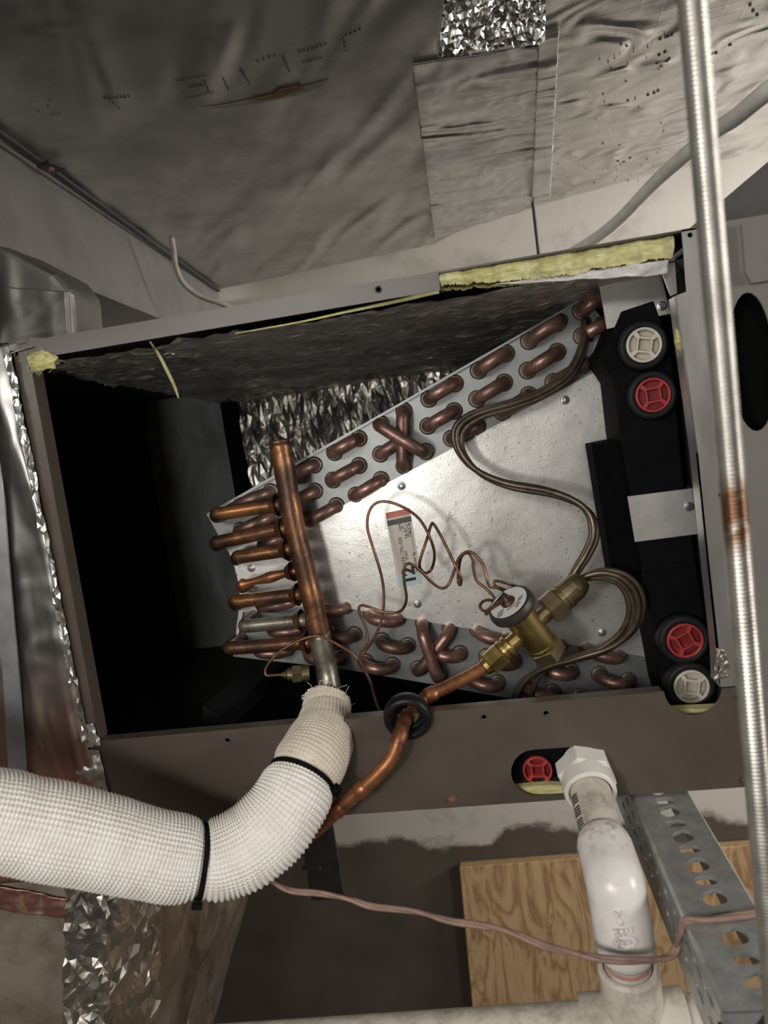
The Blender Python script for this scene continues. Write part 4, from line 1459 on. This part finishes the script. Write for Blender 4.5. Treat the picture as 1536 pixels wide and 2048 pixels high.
sl = thing('insulated_pipe', 'thick suction pipe in a white knitted insulation jacket', 'pipe', cp[int(SUBN * 9)] + V(0, 0, -.03))
mesh_obj('copper_core', sweep([cp[i] for i in range(0, SUBN * 4, 8)], .0078, 16), 'copper_header', sl, True)
mid1 = La[SUBN * 3 + 10]
k1_ = mesh_obj('inner_jacket', knit(La[SUBN], mid1 + .004, .0021, 46, .00055, 1.0, [(La[SUBN] + .014, .004, .0012)], .001, True), 'knit_old', sl, True)
k1_['label'] = 'frayed grey-beige end of the knitted jacket'
mesh_obj('middle_jacket', knit(La[SUBN * 2 + 30], TIE1 + .003, .0023, 52, .0006, 2.0, [(TIE1, .005, .0032), (La[SUBN * 2 + 30], .003, .004)], 0.0), 'knit_old', sl, True)
k2_ = mesh_obj('outer_jacket', knit(TIE1 - .001, TIE2 - .0005, .0026, 54, .00105, 3.0, [(TIE1, .004, .0026), (TIE2, .005, .0035)], 0.0), 'knit_white', sl, True)
k2_['label'] = 'clean white knitted jacket section'
mesh_obj('outer_jacket', knit(TIE2 + .0005, La[-1], .0026, 54, .00105, 4.0, [(TIE2, .005, .0035)], 0.0), 'knit_white', sl, True)
# loose threads at the frayed end
th_ = []
for k in range(14):
    a = k / 14 * 6.28
    i = SUBN
    t, n, b = frames(cp[i - 1:i + 2])[1]
    p0 = cp[i] + (n * math.cos(a) + b * math.sin(a)) * rp[i]
    th_.append(tube([p0, p0 - t * .003 + n * random.gauss(0, .002), p0 - t * .005 + b * random.gauss(0, .004) + n * random.gauss(0, .003)], .0002, 4, 3))
q0 = U(618, 1396, .03)
th_.append(tube([U(632, 1397, .035), U(618, 1398, .034), U(606, 1396, .034), U(604, 1391, .034), U(608, 1390, .034)], .00025, 5, 4))
mesh_obj('loose_threads', join(*th_), 'knit_old', sl)['kind'] = 'stuff'


def cable_tie(label, s_len, rr0, tilt, head_dir, w=.0032):
    P = Vector([float(np.interp(s_len, La, arr[:, k])) for k in range(3)])
    P2 = Vector([float(np.interp(s_len + .004, La, arr[:, k])) for k in range(3)])
    t = (P2 - P).normalized()
    if tilt is not None:
        t = (t + tilt).normalized()
    r = float(np.interp(s_len, La, rpa)) - rr0
    tt = thing('cable_tie', label, 'cable tie', P + V(0, 0, -r), 'black cable ties on the insulated pipe')
    mesh_obj('strap', ring(P, t, [(-w / 2, r - .0006), (-w / 2, r + .0010), (w / 2, r + .0010), (w / 2, r - .0006)], 56), 'black_plastic', tt)
    hd_ = (head_dir - t * head_dir.dot(t)).normalized()
    c = P + hd_ * (r + .0012)
    sd_ = t.cross(hd_)
    hw, hl, hh = .0029, .0042, .0045
    pts = [c + t * (sx_ * hw) + sd_ * (sy_ * hl) for sx_, sy_ in ((-1, -1), (1, -1), (1, 1), (-1, 1))]
    hb = mesh_obj('head', prism(pts, hd_ * hh), 'black_plastic', tt)
    bevel(hb, .0007)
    tl = mesh_obj('tail', prism([c + sd_ * hl + hd_ * .0012 + t * .0016, c + sd_ * hl + hd_ * .0012 - t * .0016, c + sd_ * (hl + .0035) + hd_ * .0016 - t * .0016, c + sd_ * (hl + .0035) + hd_ * .0016 + t * .0016], hd_ * .0012), 'black_plastic', tt)
    return tt


cable_tie('black cable tie at the bend, with its head on the right', TIE1, .0018, None, dcam(.75, .45, -.5))
cable_tie('black cable tie hanging its head below the white pipe jacket', TIE2, .0022, None, dcam(0, .85, -.5))

# ------------------------------------------------------------------ PVC drain
pv = thing('drain_pipe', 'white PVC drain pipe coming out of the oval cabinet opening', 'pipe', (0.358, -0.085, -0.48))
PX = 0.3575
a_ = V(PX + .0005, .012, -.3435)
b_ = V(PX, -.072, -.364)
axp = (b_ - a_).normalized()
ad = mesh_obj('adapter', join(lathe(a_, axp, [(.0, .0135), (.006, .0135)], 24), lathe(a_, axp, [(.006, .0178), (.0075, .0200), (.020, .0200), (.0212, .0188)], 6), ring(a_, axp, [(.020, .0150), (.020, .0176), (.032, .0172), (.033, .0166), (.033, .0146), (.032, .0140)], 32)), 'pvc_plain', pv)
autosmooth(ad, 28)
pp = mesh_obj('pipe', lathe(a_, axp, [(.010, .01335), (.085, .01335)], 32), 'pvc_dirty', pv)
autosmooth(pp)
# black print along the left flank of the pipe
ups = (UPV - axp * UPV.dot(axp)).normalized()
lft = axp.cross(ups)
if lft.dot(RGT) > 0:
    lft = -lft
marks = []
for i in range(22):
    if i % 5 == 4:
        continue
    s_ = .038 + i * .0021
    rows = []
    for q_ in range(5):
        an = .05 + .55 * q_ / 4
        d = lft * math.cos(an) + ups * math.sin(an)
        ds = .0028 * q_ / 4
        rows.append((a_ + axp * (s_ + ds) + d * .01343, a_ + axp * (s_ + ds + .0013) + d * .01343))
    mv = [p for r_ in rows for p in r_]
    marks.append((mv, [(2 * k, 2 * k + 1, 2 * k + 3, 2 * k + 2) for k in range(4)]))
mesh_obj('printed_marks', join(*marks), 'ink_black', pv)['kind'] = 'stuff'
# elbow
e0 = a_ + axp * .068
dn_ = V(.03, .10, -1).normalized()
corner = V(PX + .001, -.094, -.3705)
epts = [e0, e0.lerp(corner, .55), e0.lerp(corner, .8) + dn_ * .001, corner + dn_ * .009 + V(0, .004, 0), corner + dn_ * .022, corner + dn_ * .041]
ep = catmull(epts, 8)
er = []
for i in range(len(ep)):
    t = i / (len(ep) - 1)
    r = .0166
    if t < .06:
        r = .0140 + (.0024) * t / .06
    if t > .94:
        r = .0166 - .0022 * (t - .94) / .06
    er.append(r)
el = mesh_obj('elbow', sweep(ep, er, 36), 'pvc_clean', pv, True)
el['label'] = 'glossy white PVC elbow with raised marks'
low0 = corner + dn_ * .034
lp2 = mesh_obj('riser', lathe(low0, dn_, [(0, .01335), (.060, .01335)], 32), 'pvc_dirty', pv)
autosmooth(lp2)
mesh_obj('primer_stain', lathe(low0, dn_, [(.009, .01342), (.012, .01342)], 32, False), 'primer_stain', pv, True)
# tee and horizontal run
tc = low0 + dn_ * .056
hxd = V(1, -.02, .055).normalized()
tee = mesh_obj('tee', join(ring(tc, -dn_, [(0, .0150), (0, .0174), (.040, .0172), (.042, .0160), (.042, .0142), (.03, .0140)], 32), lathe(tc, hxd, [(-.030, .0150), (-.0300, .0174), (.030, .0174), (.030, .0150)], 32)), 'pvc_dirty', pv)
autosmooth(tee, 30)
hz = mesh_obj('run_pipe', lathe(tc, hxd, [(-.32, .01335), (.20, .01335)], 32), 'pvc_dirty', pv)
autosmooth(hz)
# raised lettering on the elbow, upside down for the viewer
on = dcam(.03, -.42, -1)


epd = catmull(epts, 60)
erd = [er[min(len(er) - 1, int(i / 60 * 8))] for i in range(len(epd))]


def emb(s_, px, size, align='CENTER', bold=0.0):
    # surface point of the elbow facing the viewer
    d = ray(*px).normalized()
    best = None
    for p, r in zip(epd, erd):
        w_ = p - CAM
        tt = w_.dot(d)
        q = CAM + d * tt
        dd = (q - p).length
        if dd < r:
            hit = tt - math.sqrt(max(0, r * r - dd * dd))
            if best is None or hit < best:
                best = hit
    c = CAM + d * (best if best else .4)
    return c


ptx = {}
for s_, px, size in (('3/4', (1239, 1828), .0050), ('D.T.T.', (1245, 1862), .0042), ('DURA', (1249, 1884), .0044)):
    c = emb(s_, px, size)
    yd = (dn_ + V(0, -.25, 0)).normalized()          # upside down for the viewer
    xd = (-RGT + yd * RGT.dot(yd)).normalized()
    mesh_obj('raised_lettering', text_geo(s_, size, c - yd * size * .35 + xd.cross(yd) * .0005, xd, yd, .0014, 'CENTER', .0001), 'pvc_clean', el)
    ptx[s_] = (c, xd, yd)
c = emb('', (1242, 1845), 1)
mesh_obj('raised_dot', lathe(c - dcam(0, 0, -1) * .0012, dcam(.05, -.1, -1), [(0, .0022), (.0014, .0021), (.0020, .0014), (.0022, .0005)], 16), 'pvc_clean', el, True)
c, xd, yd = ptx['DURA']
nd = xd.cross(yd)
hx = [(-.0062, 0), (-.0042, .0026), (0, .0040), (.0042, .0026), (.0062, 0), (.0042, -.0026), (0, -.0040), (-.0042, -.0026)]
mesh_obj('raised_emblem', prism([c + xd * u * 1.15 + yd * w * 1.1 - nd * .0003 for u, w in hx], nd * .0014, [[c + xd * u * 1.0 + yd * w * .92 - nd * .0003 for u, w in hx]]), 'pvc_clean', el)

# ------------------------------------------------------------------ slotted strut
st = thing('slotted_strut', 'zinc slotted strut channel carrying the cabinet from below', 'strut', (0.405, -0.05, -0.41))
X0, X1, ZT = 0.3862, 0.4262, -0.3672
Y0, Y1 = -0.178, 0.50
sh_ = []
hol = [(1317, 1602), (1334, 1622), (1346, 1647), (1359, 1673), (1370, 1698), (1389, 1730), (1405, 1761), (1424, 1795), (1440, 1832), (1463, 1873), (1486, 1917), (1511, 1965)]
ys_h = [UZ(x, y, ZT).y for x, y in hol][::-1]
ys_h += [ys_h[-1] + .0145 * k for k in range(1, 8)]
for i, yy in enumerate(ys_h):
    r = .0046 if i % 2 == 0 else .0042
    ry = 1.35 if i % 2 == 0 else .95
    cx_, cy_ = (X0 + X1) / 2 + .001, yy
    if i % 2 == 0:
        c1_, c2_ = V(cx_ - .002, cy_ - .0008, ZT), V(cx_ + .002, cy_ + .0008, ZT)
    else:
        c1_, c2_ = V(cx_ - .0022, cy_, ZT), V(cx_ + .0022, cy_, ZT)
    sh_.append([V(p.x, p.y, ZT) for p in (c + off for c, off in [(c1_, V(math.cos(t) * r, math.sin(t) * r * ry, 0)) for t in [math.pi / 2 + math.pi * k / 8 for k in range(9)]] + [(c2_, V(math.cos(t) * r, math.sin(t) * r * ry, 0)) for t in [-math.pi / 2 + math.pi * k / 8 for k in range(9)]])])
tp_ = mesh_obj('web', prism([V(X0 + .003, Y0, ZT), V(X1 - .002, Y0, ZT), V(X1 - .002, Y1, ZT), V(X0 + .003, Y1, ZT)], V(0, 0, -.0025), sh_), 'strut_zinc', st)
sh2 = []
yy = Y0 + .02
while yy < .12:
    for zz_ in (-.378, -.392):
        r = .0026
        sh2.append([V(X0, p[0], p[1]) for p in [(yy + (.004 if k < 9 else -.004) + r * math.cos(t), zz_ + r * math.sin(t)) for k, t in enumerate([-math.pi / 2 + math.pi * q / 8 for q in range(9)] + [math.pi / 2 + math.pi * q / 8 for q in range(9)])]])
    yy += .0175
mesh_obj('side_wall', prism([V(X0, Y0, ZT - .003), V(X0, Y1, ZT - .003), V(X0, Y1, -.408), V(X0, Y0, -.408)], V(.0025, 0, 0), sh2), 'strut_zinc', st)
mesh_obj('side_wall', prism([V(X1 - .0025, Y0, ZT - .003), V(X1 - .0025, Y1, ZT - .003), V(X1 - .0025, Y1, -.408), V(X1 - .0025, Y0, -.408)], V(.0025, 0, 0)), 'strut_zinc', st)
for s_, xx in ((1, X0), (-1, X1)):
    arc = [V(xx + s_ * (.003 - .003 * math.cos(t)), Y0, ZT - .003 + .003 * math.sin(t)) for t in [math.pi / 2 * k / 5 for k in range(6)]]
    arc2 = [V(xx + s_ * (.003 - .0006 * math.cos(t)), Y0, ZT - .003 + .0006 * math.sin(t)) for t in [math.pi / 2 * k / 5 for k in range(5, -1, -1)]]
    autosmooth(mesh_obj('rolled_edge', prism(arc + arc2, V(0, Y1 - Y0, 0)), 'strut_zinc', st))
# square washer with nut clamped at the near end
wc = V(.4025, -.197, ZT)
sw = thing('strut_washer', 'dark square washer and nut at the near end of the slotted strut', 'washer', (.4065, -.197, ZT - .03))
mesh_obj('washer', prism([V(.3845, -.225, ZT - .004), V(.430, -.225, ZT - .004), V(.430, -.1795, ZT - .004), V(.3845, -.1795, ZT - .004)], V(0, 0, .004)), 'strut_zinc', sw)
bevel(sw.children[-1], .001)
mesh_obj('saddle', prism([V(.3835, -.225, ZT - .04), V(.431, -.225, ZT - .04), V(.431, -.1795, ZT - .04), V(.3835, -.1795, ZT - .04)], V(0, 0, .0355)), 'dark_steel', sw)
mesh_obj('nut', lathe(V(.4035, -.2, ZT), (0, 0, 1), [(0, .0105), (.001, .0115), (.008, .0115), (.009, .0105)], 6), 'dark_steel', sw)

# ------------------------------------------------------------------ threaded rods


def threaded(name, label, x, y, z0, z1, r, pitch, mat):
    t_ = None
    prof = []
    v, f = [], []
    seg = 18
    n = int((z1 - z0) / pitch * 4)
    for i in range(n + 1):
        z = z0 + (z1 - z0) * i / n
        for k in range(seg):
            a = 2 * math.pi * k / seg
            ph = (z / pitch - k / seg) % 1.0
            rr_ = r * (1 - .10 * abs(2 * ph - 1))
            v.append(V(x + rr_ * math.cos(a), y + rr_ * math.sin(a), z))
    for i in range(n):
        for k in range(seg):
            k2 = (k + 1) % seg
            f.append((i * seg + k, i * seg + k2, (i + 1) * seg + k2, (i + 1) * seg + k))
    f.append(tuple(reversed(range(seg))))
    f.append(tuple(n * seg + k for k in range(seg)))
    o_ = mesh_obj(name, (v, f), mat, None, True, origin=V(0, 0, 0) if name == 'threaded_rod' and r > .004 else None)
    tag(o_, label, 'rod')
    return o_


threaded('threaded_rod', 'thick threaded hanger rod standing close in front of the right flange', .4016, -.2, ZT - .01, .199, .0049, .0016, 'rod_zinc')
fr0 = U(1072, 460, .62)
threaded('threaded_rod', 'thin distant threaded rod behind the cabinet top', fr0.x, .62, -.3, HZ + .0, .0026, .0012, 'dark_steel')

# ------------------------------------------------------------------ cables
wp = [(500, 1740), (540, 1762), (580, 1781), (640, 1787), (700, 1799), (745, 1813), (830, 1823), (900, 1842), (970, 1852), (1020, 1864), (1090, 1892), (1140, 1904), (1200, 1917), (1270, 1921), (1335, 1915)]
wy = [-.03, -.04, -.045, -.05, -.055, -.06, -.07, -.08, -.088, -.095, -.105, -.113, -.121, -.122, -.115]
wpts = [U(x, y, Y_) for (x, y), Y_ in zip(wp, wy)]
ysw = UZ(1400, 1845, ZT).y
wpts += [V(X0 - .002, ysw + .012, -.389), V(X0 - .0022, ysw + .003, -.376), V(X0 + .0005, ysw, ZT + .0012), V(X0 + .01, ysw - .001, ZT + .002), V(X1 - .006, ysw + .002, ZT + .002), V(X1 + .02, ysw + .004, ZT + .003), V(X1 + .12, ysw + .01, ZT + .006)]
tw = thing('thermostat_wire', 'thin brown wire strung from the pipe to the slotted strut', 'wire', wpts[8])
wpath = catmull(wpts, 8)
p1_, p2_ = [], []
for i, (p, (t, n, b)) in enumerate(zip(wpath, frames(wpath))):
    a = i * .16
    off = (n * math.cos(a) + b * math.sin(a)) * .0008
    p1_.append(p + off)
    p2_.append(p - off)
mesh_obj('jacket', sweep(p1_, .0014, 8), 'wire_brown', tw, True)
mesh_obj('twisted_strand', sweep(p2_, .0014, 8), 'wire_brown', tw, True)

wc_ = [(1640, 110), (1536, 182), (1475, 232), (1430, 262), (1380, 302), (1310, 365), (1240, 438), (1190, 478), (1130, 515)]
wyc = [.08, .12, .17, .22, .27, .35, .43, .47, .5]
o = mesh_obj('white_cable', sweep(catmull([U(x, y, Y_) for (x, y), Y_ in zip(wc_, wyc)], 8), .0072, 14), 'cable_white', None, True)
tag(o, 'thick off-white cable sagging behind the threaded rod', 'cable')
lc = [(343, 476), (347, 500), (352, 535), (368, 568), (400, 592), (440, 606), (470, 618), (520, 640)]
o = mesh_obj('hanging_cable', sweep(catmull([U(x, y, .42 + .012 * i) for i, (x, y) in enumerate(lc)], 8), .0036, 12), 'cable_dusty', None, True)
tag(o, 'dusty cable dropping behind the upper flange on the left', 'cable')

# ------------------------------------------------------------------ furnace cabinet at the right
fu = thing('furnace_cabinet', 'grey furnace cabinet at the right edge with an oval cut-out', 'cabinet', (.75, .2, -.366))
fx = xr_ + .0008
ov = []
oc = V((U(1463, 725).x + U(1548, 725).x) / 2, .0005, U(1505, 725).z)
for i in range(28):
    t = 2 * math.pi * i / 28
    sx_ = .0130
    sz_ = .043
    ct, s2 = math.cos(t), math.sin(t)
    ov.append(V(oc.x + sx_ * ct, .0005, oc.z + math.copysign(abs(s2) ** .85, s2) * sz_))
mesh_obj('front_panel', prism([V(fx, .0005, .002), V(1.1, .0005, .002), V(1.1, .0005, -.366), V(fx, .0005, -.366)], V(0, .0015, 0), [ov]), 'furnace_paint', fu)
mesh_obj('casing', box(fx, 1.1, .03, .5, -.366, .002), 'furnace_paint', fu)
mesh_obj('opening_dark', box(fx + .0005, oc.x + .03, .022, .028, oc.z - .06, oc.z + .06), 'void_black', fu)  # black sheet stands in for the darkness inside the oval cut-out
rp0, rp1 = U(1486, 452, -.002), U(1497, 560, -.002)
mesh_obj('raised_door', prism([U(1484, 448, -.004), V(1.09, -.004, U(1484, 448).z), V(1.09, -.004, U(1500, 566).z), U(1504, 566, -.004), U(1492, 545, -.004)], V(0, .0045, 0)), 'furnace_paint', fu)
tr0 = U(1436, 428, .1)
o = mesh_obj('duct_transition', prism([U(1436, 452, .1), U(1436, 428, .1), U(1640, 235, .1), V(1.1, .1, U(1640, 235, .1).z), V(1.1, .1, .003), V(tr0.x, .1, .003)], V(0, .3, 0)), 'transition_grey')
tag(o, 'dark grey sheet-metal transition rising above the furnace cabinet', 'duct')

# ------------------------------------------------------------------ background below the cabinet
ply = thing('plywood_board', 'plywood board with wavy grain leaning on the back wall', 'board', (.6, .93, -1.7))
q = [U(920, 1736, .925), U(1700, 1684, .925)]
mesh_obj('face', prism([V(q[0].x, .925, q[0].z), V(1.3, .925, q[0].z + .02), V(1.3, .925, -1.75), V(q[0].x - .03, .925, -1.75)], V(0, .003, 0)), 'plywood', ply)
mesh_obj('core', prism([V(q[0].x + .0005, .928, q[0].z - .0005), V(1.299, .928, q[0].z + .0195), V(1.299, .928, -1.75), V(q[0].x - .029, .928, -1.75)], V(0, .018, 0)), 'ply_edge', ply)
po = thing('steel_post', 'dark steel post with two bolt holes behind the insulated pipe', 'post', (-.02, .6, -.82))
s0, s1 = U(596, 1640, .6), U(664, 1640, .6)
mesh_obj('face_plate', prism([V(s0.x, .6, -.45), V(s1.x, .6, -.45), V(s1.x, .6, U(640, 1800, .6).z), V(s0.x, .6, U(640, 1800, .6).z)], V(0, .004, 0), [circle(U(607, 1737, .6), .0035, 12), circle(U(641, 1738, .6), .0035, 12)]), 'dark_steel', po)
mesh_obj('flange', box(s0.x, s0.x + .004, .604, .66, U(640, 1800, .6).z, -.45), 'dark_steel', po)
